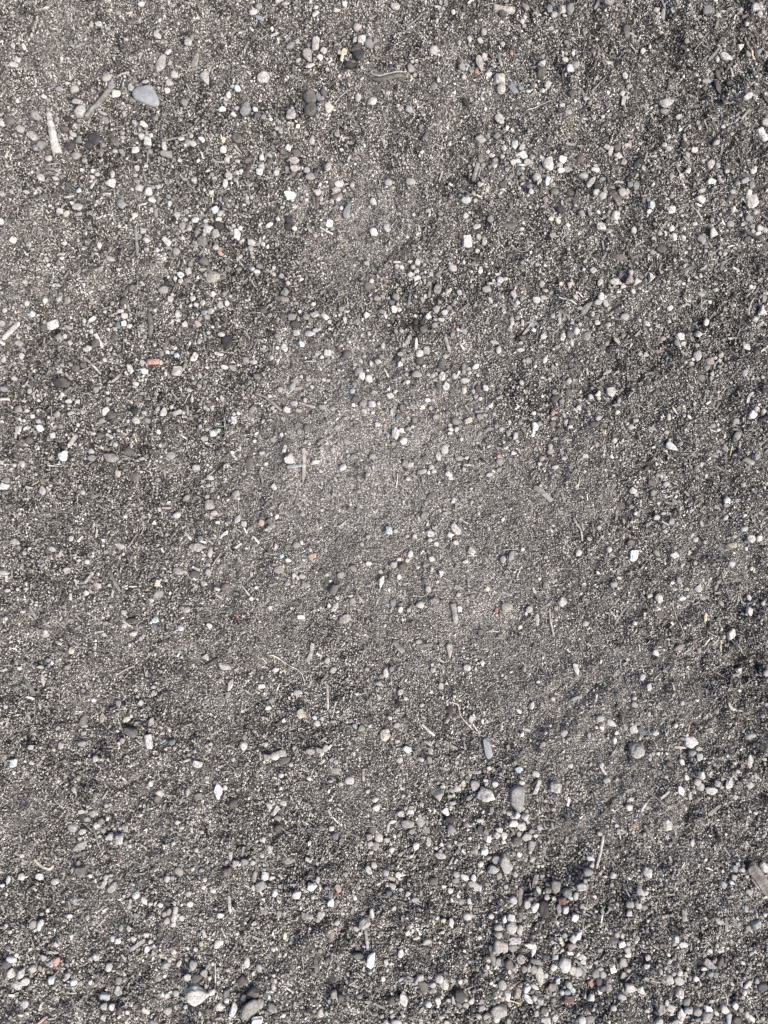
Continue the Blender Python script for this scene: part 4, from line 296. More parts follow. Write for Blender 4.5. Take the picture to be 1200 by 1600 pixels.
STICK_DATA = """@0 0
450 90,450 145 8 c;1070 305,1105 292 5 y;740 165,705 190 8 d;1175 695,1190 735 12 w;305 690,330 810,365 970 40 cl s #large pale pointed splinter
@1 0
600 90,670 128 5 d;970 590,925 625,890 660 10 l;885 495,825 545 5 l;1050 275,1005 325 26 n s
@2 0
695 35,820 45 38 ct s #thick tan wood chip near the top edge;140 160,240 78 12 gl #straight grey twig;240 82,290 78 6 g;485 348,535 398 16 lg s;718 318,725 370,738 415 15 tl s;655 385,700 352 8 l;672 390,698 412 14 l s;890 690,970 655,1040 630 9 cl;1075 395,1170 415 6 d
@3 0
1080 205,1100 280,1125 355 14 y y #pale yellow straw stalk;820 390,892 312 16 g s #grey stick in the top right;735 325,805 228 10 g;720 305,770 262 6 g;97 570,188 478 12 t #left arm of a caret-shaped twig pair;190 478,215 520,228 580 9 d;115 65,148 0 18 g s;18 130,30 190 8 c;850 80,822 160 7 t;880 0,890 80 6 g;212 95,208 145 6 g;345 292,400 318,445 355 8 l;365 525,440 580,475 592 7 d;1010 770,1070 700 14 lg s;975 755,1010 715 10 l s;1085 600,1130 622 6 t;905 650,945 740 5 d;408 720,402 785 8 l
@0 1
675 25,735 110 32 n s #brown blunt wood piece;285 242,382 208 7 c;280 258,340 262,375 278 14 g s;570 380,598 318 14 c s;222 430,220 490 14 g s;247 425,247 475 14 c s;860 640,862 800 16 g s #thin upright grey stick;1010 80,1110 65,1195 45 14 t #long brownish twig;912 220,920 140 12 g;822 145,828 190 10 d;1075 210,1060 270,1015 295 10 g;1115 458,1170 422 16 g s;835 30,930 33 12 c;865 520,895 440 5 l
@1 1
360 232,345 320 24 n s #dark brown upright wood chip;100 50,130 100 10 l;140 218,205 222 12 c;130 395,125 475 8 c;755 420,770 500 14 bd s #dark blue-grey sliver;785 425,778 495 20 n s;800 625,880 662 14 w #small white slanting stick;785 75,805 115 12 l;870 265,905 300 6 y;220 715,280 800,340 868 9 d #dark thin slanting twig;45 795,80 730 14 g;310 580,350 600 10 l;650 300,695 285 6 g
@2 1
582 238,555 345 22 gl s #short grey stick with cut ends;600 270,585 320 8 l;245 85,275 40 22 g s;745 215,752 255 8 l;530 20,560 50 12 g;890 645,930 685 8 g;1090 320,1140 335,1180 365 5 c;130 800,130 730,180 680 7 d;990 490,1060 530 7 t;30 180,50 90 5 n;595 185,602 230 28 tn s
@3 1
210 400,240 440,268 485 36 nt s #brown-grey wood piece;720 475,795 552 9 c #fine pale straight twig;505 395,555 440 10 t;975 475,975 540 7 y;1060 640,1130 680,1200 725 22 dn #dark stick at the right edge;410 280,440 330 7 d;635 600,690 588 6 c;0 350,45 390 8 d;245 665,300 725 16 n s;1010 170,1030 200 10 w;385 750,410 790 8 g;310 330,395 270 6 d;390 20,388 120 5 d
@0 2
120 415,75 465,25 525 27 c s #pale cream splinter near the left edge;0 530,25 550 16 w s;935 360,945 430,940 500 28 dg s #dark grey upright splinter;605 492,640 570 20 c s;520 635,570 675,625 735 16 lc #knob-ended pale twig;590 510,590 610 6 d;575 750,605 740 14 l;705 790,755 735 16 lt s;1050 525,1030 600 16 nt s;400 135,445 92 16 t;755 250,825 160 12 d;520 95,485 140 8 l;775 510,770 600 6 g;555 415,558 450 14 w;410 260,440 262 6 t;1080 220,1110 165 5 g;290 740,310 695 8 g;495 720,560 695 8 c
@1 2
512 262,605 272 28 tn s #reddish-brown blunt wood stick;148 610,198 620 18 c s;700 660,775 660 12 w;275 0,330 75 9 c;1120 45,1135 85 20 g s;1060 190,1062 270 12 g;615 640,695 640 14 g;410 520,385 600 9 g;340 520,335 575 6 y;610 540,660 570 6 l;500 410,560 435 10 n;60 560,170 520 6 d;905 440,925 415 16 g;885 120,878 180 6 l;1010 740,1025 790 6 d;625 240,640 265 10 w
@2 2
295 175,280 260 16 t s #tan upright sliver;470 350,530 305 14 gt s;165 235,150 320 14 g s;380 60,325 125 15 g s;95 108,160 106 7 c;380 510,412 600 20 tg s;1085 265,1140 285,1195 312 9 w #thin white twig;1090 350,1090 435 18 l s;810 190,860 160 18 g s;100 515,140 570 8 c;0 700,30 755 12 w;805 245,870 262 8 t;0 150,50 152 5 y;125 785,160 798 6 c;845 65,870 100 20 g s;575 235,560 300 9 d;500 675,496 735 22 g s;938 418,862 496 42 l s #pale grey wedge-shaped wood flake;795 390,797 440 22 w s
@3 2
230 705,165 745 16 l s;500 595,550 590 16 to s #orange-tan wood sliver;1115 260,1085 310,1085 365 16 gl #crooked pale twig;75 355,150 352 8 l;0 240,35 270 10 w;470 140,495 115 8 l;440 565,490 605 8 l;300 555,350 540 10 t;730 760,745 800 8 w;400 170,415 210 12 d;265 590,262 640 5 c
@0 3
0 98,62 94 19 c y #pale cut stalk at the left edge;480 320,440 398 24 c s #tan-cream wood sliver;665 312,705 338 15 c s;836 310,852 365 8 y;850 386,895 380 7 r;205 635,250 605 10 y;480 490,520 540 5 l;455 195,458 235 10 l;245 50,247 100 6 c;1180 60,1150 120 8 p;570 715,640 680 16 t s;1020 775,1070 775 14 p s;322 150,320 200 5 l
@1 3
400 60,470 90,525 135,560 170 19 np #reddish-brown curved root;670 118,770 148 18 tp #straight pinkish-tan stick;704 405,704 500,697 612 21 tl s #long upright tan stick in the middle;600 522,690 510 16 bB s #slate-blue short stick;500 320,465 362 7 c;575 430,592 385 20 l s;425 545,440 590,450 640 14 g s;140 535,85 595 8 c;150 262,268 272 11 t;345 40,385 5 8 l;660 560,630 595,600 600 5 y;1145 380,1195 410 12 g s;1085 610,1100 560 8 l
@2 3
935 645,990 680,1045 730 28 g s #weathered brown-grey splinter;950 755,1000 738 6 c;85 560,82 600,75 645 9 y y #short golden straw;80 465,105 492 10 c;170 520,130 560 7 t;695 100,738 75 14 l s;635 70,640 150 6 l;265 30,285 60 7 l;700 625,715 640 8 w;815 400,850 440 5 l;870 600,930 650 6 d;295 315,370 285 5 d;1060 70,1085 55 8 l
@3 3
1100 55,1075 80,1070 120 17 w s #short bent white chip;915 465,955 460 7 y;970 390,962 450 8 y;0 400,70 430,140 465 7 d;5 660,12 620,20 580 8 y y #tiny yellow straw;400 110,415 70 14 t s;720 85,680 145 8 g;385 295,400 350 12 g s;850 165,870 195 7 l;490 365,525 310 5 d;820 285,860 300 8 w;65 750,40 700 12 n s;560 430,600 470 5 c;200 620,250 590 5 l;1120 235,1160 215,1198 204 26 k #black stick at the right edge;1035 470,1075 488,1110 500 27 tG s #olive wood chip
@0 4
695 360,720 420,760 490 18 g s #grey slanting stick at the middle left;550 440,590 395 15 l s;195 590,225 670 15 g s;25 660,45 715 8 c;1160 125,1200 175 15 l s;730 668,780 662 6 l;655 320,650 380,630 400 5 g;680 690,710 700 6 w;850 130,800 220 12 t;725 795,740 765 7 g;185 185,215 220 12 d;455 505,455 545 14 c s
@1 4
475 45,520 95 26 gn s;182 255,128 335 12 tc #thin tan twig by grey pebbles;305 450,340 490,372 530 11 w #pale matchstick-like twig;380 150,400 168,422 195 12 w s;155 665,200 705 12 l;715 90,740 122 11 t;1070 235,1110 245 9 c;1110 230,1200 228 7 g;330 200,350 170 6 l;40 510,50 460 5 l
@2 4
465 40,480 95,520 145,555 150 8 b #curved blue-grey fibre;470 38,525 75 12 c;518 272,578 270 11 c;740 237,830 228 7 c;245 265,275 245 6 c;85 580,120 565 12 g s;655 745,720 750 10 w;570 740,620 745,660 795 8 g;575 545,600 500 11 l;428 570,440 640,448 695 30 gt s #flat upright grey wood strip;1050 550,985 595,950 600 7 l;1030 600,1042 690,1060 775 14 tl #leaning tan twig;105 270,115 305 6 o;40 370,35 430 18 d s;940 250,970 275 7 l;735 500,800 520 12 l s;635 665,665 700 8 b;120 445,180 440 6 c;980 460,985 510 8 l;60 268,85 272 6 y;80 425,105 460 8 c;1180 35,1200 70 14 g s
@3 4
0 70,30 115,40 180 11 cy y #curved yellowish straw;600 550,610 600,640 680,670 755 6 c #long thin cream fibre;795 385,835 320 6 l;305 600,240 710 13 g s;975 635,1015 680 6 c;815 745,880 780 6 c;1040 530,1060 565,1085 600 8 l;1048 560,1070 600 6 l;785 420,835 475 5 c;640 245,665 275 6 l;255 345,262 385 16 g s;200 262,240 275 10 l;1110 215,1140 200 8 t;520 365,560 420 4 l;830 570,760 510 4 l
@0 5
140 250,175 300,210 350 21 gd s #dark grey blunt stick at the left;730 480,745 530,790 600 8 c #forked pale fibre;740 530,765 580 6 c;745 210,790 180,835 165 13 ct #bent cream twig;0 155,85 165 8 l;450 235,515 175 8 g;755 320,785 370 10 l;1000 665,1070 620 8 g;900 365,950 430 7 l;1010 690,1020 740 6 l;870 492,920 488 6 c;1155 750,1195 735 14 w s;825 15,855 35 8 w;225 790,265 755 16 t s;105 155,108 120 5 c;1175 760,1190 800 7 l
@1 5
480 98,520 98,600 155,680 205,707 280 9 c #long curved cream root;435 110,465 150 9 c;757 15,745 80,722 135 24 tl s;150 578,205 540 8 c;845 280,847 360,850 440 13 cp s #thin upright pinkish sliver;900 380,880 470 11 l;75 162,130 135,190 98 15 d #dark slanting twig;245 92,280 128 8 l;380 710,365 730 8 l;500 780,590 725 5 l;635 0,645 35 6 l;1040 410,1090 440 8 l;470 280,465 350 5 l;425 700,430 750 10 ty s;610 590,620 640 6 l
@2 5
200 38,305 28 19 g s #level grey wood sliver;60 0,90 40,120 70 28 tg s;408 388,460 410,485 480,560 570,625 605 8 yc #long wavy yellow root;240 530,280 570,320 605 15 cl s #pale slanting splinter;380 635,420 665,465 690 15 t s;205 350,175 385,160 440 5 c;400 10,465 48 8 d;880 200,885 150 14 l s;1075 330,1120 360 5 c;1165 375,1200 360,1235 352 18 l s;120 520,110 580 5 c;470 215,500 195 6 c;930 650,980 690 16 k s;555 525,590 580 11 w;1095 560,1110 620 6 l
@3 5
905 0,910 75 11 y y #upright yellow straw;975 0,1020 50,1060 100 8 l #thin grey root beside a dark hole;480 245,530 200 8 c;635 235,610 290 6 g;875 200,940 240 7 l;280 120,282 170 5 B;45 80,80 110 5 c;390 25,398 70 10 c;0 680,75 720 10 g;575 650,580 700 10 l;340 700,410 790 7 d;535 760,550 720 6 l;985 430,1035 440 12 c;860 0,820 45 10 g;15 370,15 410 10 l;610 668,705 682 14 c s;700 570,715 530,745 488 7 y #fine yellow stem
@0 6
200 590,245 630,300 645,325 620 16 cy s #curled cream bark strip;495 370,540 400,575 440 8 l;560 330,575 420,615 520 11 g #slender grey twig;450 730,505 715 7 c;790 170,805 220 7 c;450 570,530 530 14 np s;735 530,740 590 7 r;1030 260,1045 320 6 d;640 75,680 76 7 t;555 550,530 590 8 c;625 285,640 230 6 d;320 510,315 555 6 c
@1 6
1070 0,1072 72 17 tl s;485 590,525 650 10 g;405 560,400 635 8 g;725 330,760 350 10 b;1080 350,1150 355 6 l;780 370,830 378 6 c;830 500,800 590 5 c
@2 6
975 75,940 165 23 c s #cream upright splinter beside the biggest grey oval;515 32,570 40,615 45 18 tl s #pale beige twig above the heart-shaped stone;965 68,925 110 18 k s;545 345,590 395 12 t;965 680,945 765 27 tg s #blunt brown-grey stick;455 560,440 590 14 w s;410 600,435 555 14 l s;860 760,850 860 26 tg s #upright brown twig in the pebble pile;1135 470,1145 430 18 t s
@3 6
830 295,905 230 21 t s #tan slanting wood sliver;410 115,490 175,545 220 13 tl #pale brown slanting twig;165 415,150 530,135 640 19 ct y #straight upright cut stalk;425 355,470 430,515 500 15 g s #grey thin slanting stick;930 500,970 560 8 c;200 555,250 615 8 l;1065 290,1058 350 6 c;305 750,330 795 10 l;0 410,70 375 6 l;270 395,280 450 10 l;1150 0,1165 25 16 g;1085 610,1150 690,1215 790 66 dt s #thick dark wood chunk at the right edge;1095 690,1170 790 14 g
@0 7
820 15,805 85 19 l s;1105 60,1098 110,1085 160 28 l s #short thick pale stick;820 325,905 270 24 lg s #broad light grey splinter;1000 180,1005 250 14 d s;315 340,365 358 12 c s;355 255,385 300 13 g s;185 255,210 320 12 g;45 335,95 350 12 l s;990 355,1030 385 10 t;240 795,295 755 14 oc s;930 130,970 100 6 l;165 350,185 400 8 c;1070 650,1100 680 14 d s;80 710,120 745 7 d
@1 7
230 0,243 90 20 lc s #pale upright chip at the bottom;680 120,755 135 30 lt s #pale striped wood chip;180 200,210 270 12 l;145 420,145 550 10 c y #slim upright cream straw;690 360,695 460 8 g;772 385,780 480 22 dg s #dark grey upright stick;1085 210,1100 340 18 lg s;900 220,908 290 7 l;980 555,1035 510 12 c;340 260,330 290 7 w;165 470,165 510 6 c
@2 7
850 95,850 160 16 g s;665 305,690 435 27 dg s #dark grey stick against a grey block;700 360,760 365,830 415 8 c #arching cream stem;1095 255,1130 325 23 cy s #yellowish wood sliver;705 618,785 665,865 710 10 y y #split golden straw lying diagonally;290 5,275 80,262 145 11 d #dark thin twig;460 195,415 240 9 c;125 515,185 508 13 c s;90 515,130 490 16 l s;1100 205,1155 170 13 g;990 150,970 250 5 l;550 690,555 790 14 d s;1090 500,1110 530 5 c;1080 640,1110 615 6 l;630 430,660 405 7 g;325 530,350 560 6 l
@3 7
0 85,45 100,90 122 13 gl #grey arched twig;50 130,38 230 10 g;0 410,35 440,70 480 15 g s;670 80,672 150 29 l s #pale flat upright flake;935 140,932 212 20 gl s;900 570,930 610,950 680 8 c #thin cream curved stem;950 690,1040 750 16 d s;175 315,260 345 8 l;305 525,350 495,400 510 7 l;455 510,520 535 9 c;1145 270,1185 210 9 g;1100 60,1140 75 6 l;720 350,725 300 10 l s;380 385,415 390 6 l;1130 80,1135 140 13 l s;600 190,645 225 18 d s;205 460,240 510 7 d
"""
# ------------------------------------------------------------------ reading the survey of the ground
def num(s):
    try: float(s); return True
    except ValueError: return False
def parse_stones(txt):
    out = []; ox = oy = 0
    for line in txt.strip().split('\n'):
        if line.startswith('@'):
            c, r = line[1:].split(); ox, oy = int(c) * 300, int(r) * 200; continue
        for e in line.split(';'):
            nm = None
            if '#' in e: e, nm = e.split('#', 1); nm = nm.strip()
            tk = e.split(); nums = [float(t_) for t_ in tk if num(t_)]; let = [t_ for t_ in tk if not num(t_)]
            shape = ''.join(t_[1:] for t_ in let if t_.startswith('.')); cl = ''.join(t_ for t_ in let if not t_.startswith('.')) or str(rng.choice(['w', 'wl', 'lc', 'l', 'lt', 'lg', 'gl', 'g', 'gt']))
            x, y = nums[0], nums[1]
            a = nums[2] if len(nums) > 2 else 27; b_ = nums[3] if len(nums) > 3 else a * .9
            ang = nums[4] if len(nums) > 4 else (90 if b_ > a else 0) + rng.uniform(-12, 12)
            out.append(dict(x=ox + x / 4, y=oy + y / 4, L=max(a, b_) / 4, W=min(a, b_) / 4, ang=math.radians(ang), col=cl, shape=shape, name=nm))
    return out
def parse_sticks(txt):
    out = []; ox = oy = 0
    for line in txt.strip().split('\n'):
        if line.startswith('@'):
            c, r = line[1:].split(); ox, oy = int(c) * 300, int(r) * 200; continue
        for e in line.split(';'):
            nm = None
            if '#' in e: e, nm = e.split('#', 1); nm = nm.strip()
            pts, rest = [], e.split(',')
            for q in rest[:-1]: pts.append([float(v) for v in q.split()])
            last = rest[-1].split(); pts.append([float(last[0]), float(last[1])]); w = float(last[2]); cl = last[3]; kd = last[4] if len(last) > 4 else None
            if kd is None: kd = 'f' if w < 10 else 't'
            out.append(dict(p=[(ox + a / 4, oy + b_ / 4) for a, b_ in pts], w=w / 4, col=cl, kind=kd, name=nm))
    return out
STONES = parse_stones(STONE_DATA); STICKS = parse_sticks(STICK_DATA)

# occupancy of the ground by things (no grain through a stone; its margin bares dark soil as contact shadow)
PADX, PADY = 700, 700
occ = np.zeros((H + 2 * PADY, W + 2 * PADX), bool)
def stamp_ellipse(s, f):
    a, b_ = s['L'] / 2 * f, s['W'] / 2 * f; r = int(a) + 2
    cx, cy = s['x'] + PADX, s['y'] + PADY
    x0, y0 = int(cx) - r, int(cy) - r
    yy, xx = np.mgrid[y0:y0 + 2 * r + 1, x0:x0 + 2 * r + 1]
    c, sn = math.cos(s['ang']), math.sin(s['ang'])
    dx, dy = xx - cx, -(yy - cy); u = dx * c + dy * sn; v = -dx * sn + dy * c
    mk = (u / max(a, .3)) ** 2 + (v / max(b_, .3)) ** 2 < 1
    y1, x1 = y0 + 2 * r + 1, x0 + 2 * r + 1
    if y0 < 0 or x0 < 0 or y1 > occ.shape[0] or x1 > occ.shape[1]: return
    occ[y0:y1, x0:x1] |= mk
for s in STONES: stamp_ellipse(s, .62 if 'u' in s['shape'] else 1.07)  # oversize stamp leaves a dark soil ring standing in for contact shade
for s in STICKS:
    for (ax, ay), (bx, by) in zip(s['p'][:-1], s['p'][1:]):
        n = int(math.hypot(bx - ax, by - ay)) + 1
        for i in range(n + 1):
            f = i / n; stamp_ellipse(dict(x=ax + (bx - ax) * f, y=ay + (by - ay) * f, L=s['w'] + (1.8 if s['kind'] in 'sy' else 1.1), W=s['w'] + (1.8 if s['kind'] in 'sy' else 1.1), ang=0), .9)  # wider margin at splinters and straws: dark bare soil imitates their contact shadow
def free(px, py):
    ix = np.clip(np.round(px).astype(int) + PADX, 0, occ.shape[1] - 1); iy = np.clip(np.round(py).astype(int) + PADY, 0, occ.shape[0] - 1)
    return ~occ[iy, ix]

# ------------------------------------------------------------------ the ground: one sheet out to the horizon
def axis(n_half, step, far):
    a = [0.0]
    while a[-1] < n_half: a.append(a[-1] + step)
    s = step
    while a[-1] < far: s *= 1.22; a.append(a[-1] + s)
    a = np.array(a); return np.concatenate([-a[:0:-1], a])
gx = axis(1250, 5, 60000) + 600; gy = axis(1450, 5, 60000) + 800
X, Y = np.meshgrid(gx, gy)
fade = np.clip(1 - (np.maximum(np.abs(X - 600) - 1150, np.abs(Y - 800) - 1350)) / 100, 0, 1)
Z = height(X, Y) * fade
S = soil(X, Y) * fade
V = np.stack([(X - 600) / 1000, (800 - Y) / 1000, Z / 1000 - .0012], -1).reshape(-1, 3)
ny, nx = X.shape; I = np.arange(ny * nx).reshape(ny, nx)
F = np.stack([I[1:, :-1], I[1:, 1:], I[:-1, 1:], I[:-1, :-1]], -1).reshape(-1, 4)
dark = np.array([.024, .0225, .021]); pale = np.array([.25, .241, .227])
base = dark + (pale - dark) * ((.5 - .5 * S.reshape(-1, 1)) ** 1.6 + .16 * (1 - fade.reshape(-1, 1)))
g = link('ground', mesh_from('ground', V, F, 4, base, M_SOIL, True)); g['kind'] = 'structure'
g['label'] = 'bare grey-brown sandy soil filling the whole view'

# ------------------------------------------------------------------ loose sand grains
def rot_mats(n, r):
    q = r.normal(size=(n, 4)); q /= np.linalg.norm(q, axis=1)[:, None]; w, x, y, z = q.T
    return np.stack([1 - 2 * (y * y + z * z), 2 * (x * y - z * w), 2 * (x * z + y * w), 2 * (x * y + z * w), 1 - 2 * (x * x + z * z), 2 * (y * z - x * w),
                     2 * (x * z - y * w), 2 * (y * z + x * w), 1 - 2 * (x * x + y * y)], -1).reshape(n, 3, 3)
OV = np.array([(1, 0, 0), (-1, 0, 0), (0, 1, 0), (0, -1, 0), (0, 0, 1), (0, 0, -1)], float)
OF = np.array([(0, 2, 4), (2, 1, 4), (1, 3, 4), (3, 0, 4), (2, 0, 5), (1, 2, 5), (3, 1, 5), (0, 3, 5)])
GC = np.array([(.54, .529, .495), (.375, .364, .339), (.230, .220, .206), (.118, .111, .105), (.032, .031, .029), (.15, .127, .119), (.56, .53, .455)])
GP = np.array([.235, .205, .175, .16, .155, .05, .02])
def grains(name, x0, x1, y0, y1, cell, rmul, hole, label, r):
    xs = np.arange(x0, x1, cell); ys = np.arange(y0, y1, cell)
    xx, yy = np.meshgrid(xs, ys); xx = xx.ravel() + r.uniform(-.6, .6, xx.size) * cell; yy = yy.ravel() + r.uniform(-.6, .6, yy.size) * cell
    if hole: k = (r.random(xx.size) < np.clip((1250 - np.hypot((xx - 600) * 1.12, yy - 800) * .8) / 260, 0, 1)) & ~((xx > hole[0]) & (xx < hole[1]) & (yy > hole[2]) & (yy < hole[3]))
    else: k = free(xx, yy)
    xx, yy = xx[k], yy[k]; n = len(xx)
    s = soil(xx, yy)
    # a few cells stay bare; fewer grains lie on the damp patches
    k = r.random(n) > .10 + .16 * np.clip(s, 0, 1) + .26 * np.clip(-s, 0, 1) + .5 * ((noise(xx, yy, 7.5, 33) + .5 * noise(xx, yy, 3.6, 34)) > .20) * (1 - np.clip(-s * 1.4, 0, 1)); xx, yy, s = xx[k], yy[k], s[k]; n = len(xx)
    rad = np.where(r.random(n) < .80, r.uniform(.95, 1.55, n), np.where(r.random(n) < .8, r.uniform(1.5, 2.3, n), r.uniform(2.2, 3.3, n))) * rmul
    rad *= 1 + .18 * np.clip(s, 0, 1) - .34 * np.clip(-s, 0, 1) + .14 * np.clip((yy - 1000) / 600, 0, 1) 
    z = height(xx, yy) + r.uniform(-.5, 1.5, n)
    sc = np.stack([rad * r.uniform(.9, 1.5, n), rad * r.uniform(.75, 1.15, n), rad * r.uniform(.6, 1.1, n)], -1)
    V = (OV[None] * (1 + r.uniform(-.25, .25, (n, 6, 1))) + r.uniform(-.22, .22, (n, 6, 3))) * sc[:, None, :] * 1.12
    V = np.einsum('nij,nkj->nki', rot_mats(n, r), V)
    V = V + np.stack([xx - 600, 800 - yy, z], -1)[:, None, :]
    V = (V / 1000).reshape(-1, 3)
    F = (OF[None] + (np.arange(n) * 6)[:, None, None]).reshape(-1, 3)
    ci = r.choice(len(GC), n, p=GP)
    c = GC[ci] * r.uniform(.8, 1.2, (n, 1))
    dmp = np.clip(s, 0, 1)[:, None]; dry = np.clip(-s, 0, 1)[:, None]
    c = c * (1 - .52 * dmp); c = c * (1 - .35 * dry) + np.array([.33, .323, .305]) * .40 * dry
    c = c * (1 + .25 * noise(xx, yy, 34, 31)[:, None] + .5 * noise(xx, yy, 11, 32)[:, None])
    o = link(name, mesh_from(name, V, F, 3, np.repeat(c, 6, 0), M_GRAIN, False))
    o['kind'] = 'stuff'; o['label'] = label
    return o
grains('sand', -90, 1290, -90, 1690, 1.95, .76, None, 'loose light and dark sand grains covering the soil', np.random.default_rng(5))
grains('sand', -600, 1800, -600, 2200, 4.2, 1.5, (-90, 1290, -90, 1690), 'coarser sand grains around the edges of the view', np.random.default_rng(6))

# ------------------------------------------------------------------ pebbles
def build_stone(s, sub, rnd):
    V, F = stone_verts(sub, s['shape'], rnd)
    flat = 'b' in s['col'] and s['W'] < s['L'] * .55
    hh = s['W'] / 2 * (rnd.uniform(.5, .62) if flat else rnd.uniform(.68, .86))
    if s['W'] > 22: hh *= .85
    zc = .8 + hh * (.38 if 'u' not in s['shape'] else -.30)
    V = V * np.array([s['L'] / 2, s['W'] / 2, hh]) * 1.05
    tx, ty = rnd.normal(0, .10, 2); V[:, 2] += V[:, 0] * tx + V[:, 1] * ty
    c, sn = math.cos(s['ang']), math.sin(s['ang'])
    V = np.stack([V[:, 0] * c - V[:, 1] * sn, V[:, 0] * sn + V[:, 1] * c, V[:, 2]], -1)
    return V, F, seat(s['x'], s['y'], (s['L'] + s['W']) * .2, 'u' in s['shape']) + zc
def stone_mat(s):
    if 'o' in s['col'] or s['col'] == 'r' or 'rn' in s['col']: return M_BRICK
    return M_SLATE if s['col'][0] in 'bdkL' else M_STONE
for s in STONES: s['area'] = s['L'] * s['W']
inview = [s for s in STONES if -8 < s['x'] < 1208 and -8 < s['y'] < 1608]
brick = [s for s in inview if s['col'][0] in 'or' or s['col'] in ('to', 'po', 'op')]
rest = [s for s in inview if s not in brick]
rest.sort(key=lambda s: -(s['area'] + (1e4 if s['name'] else 0)))
THINGS = rest[:300]; BITS = rest[300:]

def region(x, y):
    v = 'top' if y < 320 else 'upper' if y < 640 else 'middle' if y < 960 else 'lower' if y < 1280 else 'bottom'
    h = 'left' if x < 300 else 'centre-left' if x < 560 else 'centre' if x < 660 else 'centre-right' if x < 900 else 'right'
    return v, h
EDGE = ('edge', 'left', 'right', 'upper', 'lower', 'top', 'bottom', 'middle', 'centre')
def named_label(nm, x, y):
    if any(w_ in nm.replace('-', ' ').split() for w_ in EDGE): return nm
    v, h = region(x, y)
    return nm + f', {v} {h} of the photo'
def centre(s):
    if 'p' in s: p = s['p']; return ((p[0][0] + p[-1][0]) / 2, (p[0][1] + p[-1][1]) / 2)
    return s['x'], s['y']
LAND = [(s['name'], *centre(s)) for s in STONES + STICKS if s['name'] and len(s['name'].split()) <= 7 and (s in THINGS or s in brick or 'p' in s)]
used = {}
def dirword(dx, dy):
    a = math.degrees(math.atan2(-dy, dx)) % 360
    return ['right of', 'above right of', 'above', 'above left of', 'left of', 'below left of', 'below', 'below right of'][int((a + 22.5) // 45) % 8]
def rel_label(desc, x, y, self_name=None):
    c = sorted((math.hypot(x - lx, y - ly), nm, lx, ly) for nm, lx, ly in LAND if nm != self_name)
    for d, nm, lx, ly in c[:9]:
        near = 'just ' if d < 20 else 'close ' if d < 45 else ''
        pre = '' if nm.split()[0] in ('left', 'right-hand', 'largest', 'upper', 'lower') else ''
        lab = f"{desc} {near}{dirword(x - lx, y - ly)} the {pre}{nm}"
        if len(lab.split()) <= 16 and lab not in used: used[lab] = 1; return lab
    v, h = region(x, y); k = 2
    return f"{desc} in the {v} {h} of the photo, near the {c[0][1]}"[:200]
def size_word(L): return 'tiny' if L < 7 else 'small' if L < 11 else 'medium' if L < 16 else 'large'
def stone_desc(s):
    sh = s['shape']; f = s['L'] / s['W']
    w_ = 'angular' if 'a' in sh else 'triangular' if 't' in sh else 'blocky' if 'b' in sh else 'tapering' if 'e' in sh else 'long' if f > 1.75 else 'oval' if f > 1.25 else 'round'
    if 'u' in sh: w_ = 'half-buried'
    c = WORD[s['col'][0]]
    return f"{size_word(s['L'])} {w_} {c} pebble"

rs = np.random.default_rng(77)
for s in THINGS + brick:
    is_b = s in brick
    nm = 'brick_fragment' if is_b else ('stone' if s['L'] > 19 else 'pebble')
    V, F, z = build_stone(s, 3, rs)
    col = colour(s['col']) * rs.uniform(.9, 1.1)
    C = np.tile(col, (len(V), 1))
    if rs.random() < .8 and not is_b:     # mineral patches and dusty skin
        o_ = rs.random() * 900; f_ = np.clip(noise(V[:, 0] + o_, V[:, 1] + V[:, 2] + o_, s['L'] * .35, 8) * 4, 0, 1)[:, None]
        C = C * (1 - .45 * f_) + np.array([.28, .26, .235]) * .45 * f_ * (.6 + col.mean())
    o = link(nm, mesh_from(nm, V / 1000, F, 3, C, stone_mat(s), True), P(s['x'], s['y'], z))
    o['category'] = 'brick fragment' if is_b else nm
    o['group'] = 'brick crumbs on the sand' if is_b else ('stones lying on the sand' if nm == 'stone' else 'pebbles scattered over the sand')
    if s['name']: o['label'] = named_label(s['name'], s['x'], s['y']); used[o['label']] = 1
    else: o['label'] = rel_label(stone_desc(s).replace('pebble', 'brick crumb' if is_b else nm), s['x'], s['y'])
    s['obj'] = o

# the smaller gravel: surveyed bits at their places, and a scatter that thickens where the stones lie thick
def merge_stones(name, lst, sub, label, r):
    Vs, Fs, Cs, off = [], [], [], 0
    for s in lst:
        V, F, z = build_stone(s, sub, r)
        V = V + np.array([s['x'] - 600, 800 - s['y'], z]); Vs.append(V); Fs.append(F + off); off += len(V)
        Cs.append(np.tile(s['rgb'] if 'rgb' in s else colour(s['col']) * r.uniform(.88, 1.12), (len(V), 1)))
    o = link(name, mesh_from(name, np.concatenate(Vs) / 1000, np.concatenate(Fs), 3, np.concatenate(Cs), M_GRAVEL, True))
    o['kind'] = 'stuff'; o['label'] = label
merge_stones('gravel', BITS, 2, 'small pale and grey gravel lying all over the sand', np.random.default_rng(78))
dens = np.zeros((H // 20 + 1, W // 20 + 1))
for s in inview:
    bt = 1 + 1.3 * (s['y'] > 1380) * (s['x'] > 640 or s['x'] < 140) + .6 * (s['y'] > 1440)
    yy, xx = np.mgrid[0:dens.shape[0], 0:dens.shape[1]]
    dens += np.exp(-((xx * 20 - s['x']) ** 2 + (yy * 20 - s['y']) ** 2) / (2 * 32 ** 2)) * min(s['L'] / 8, 2.5) * bt
dens /= dens.mean()
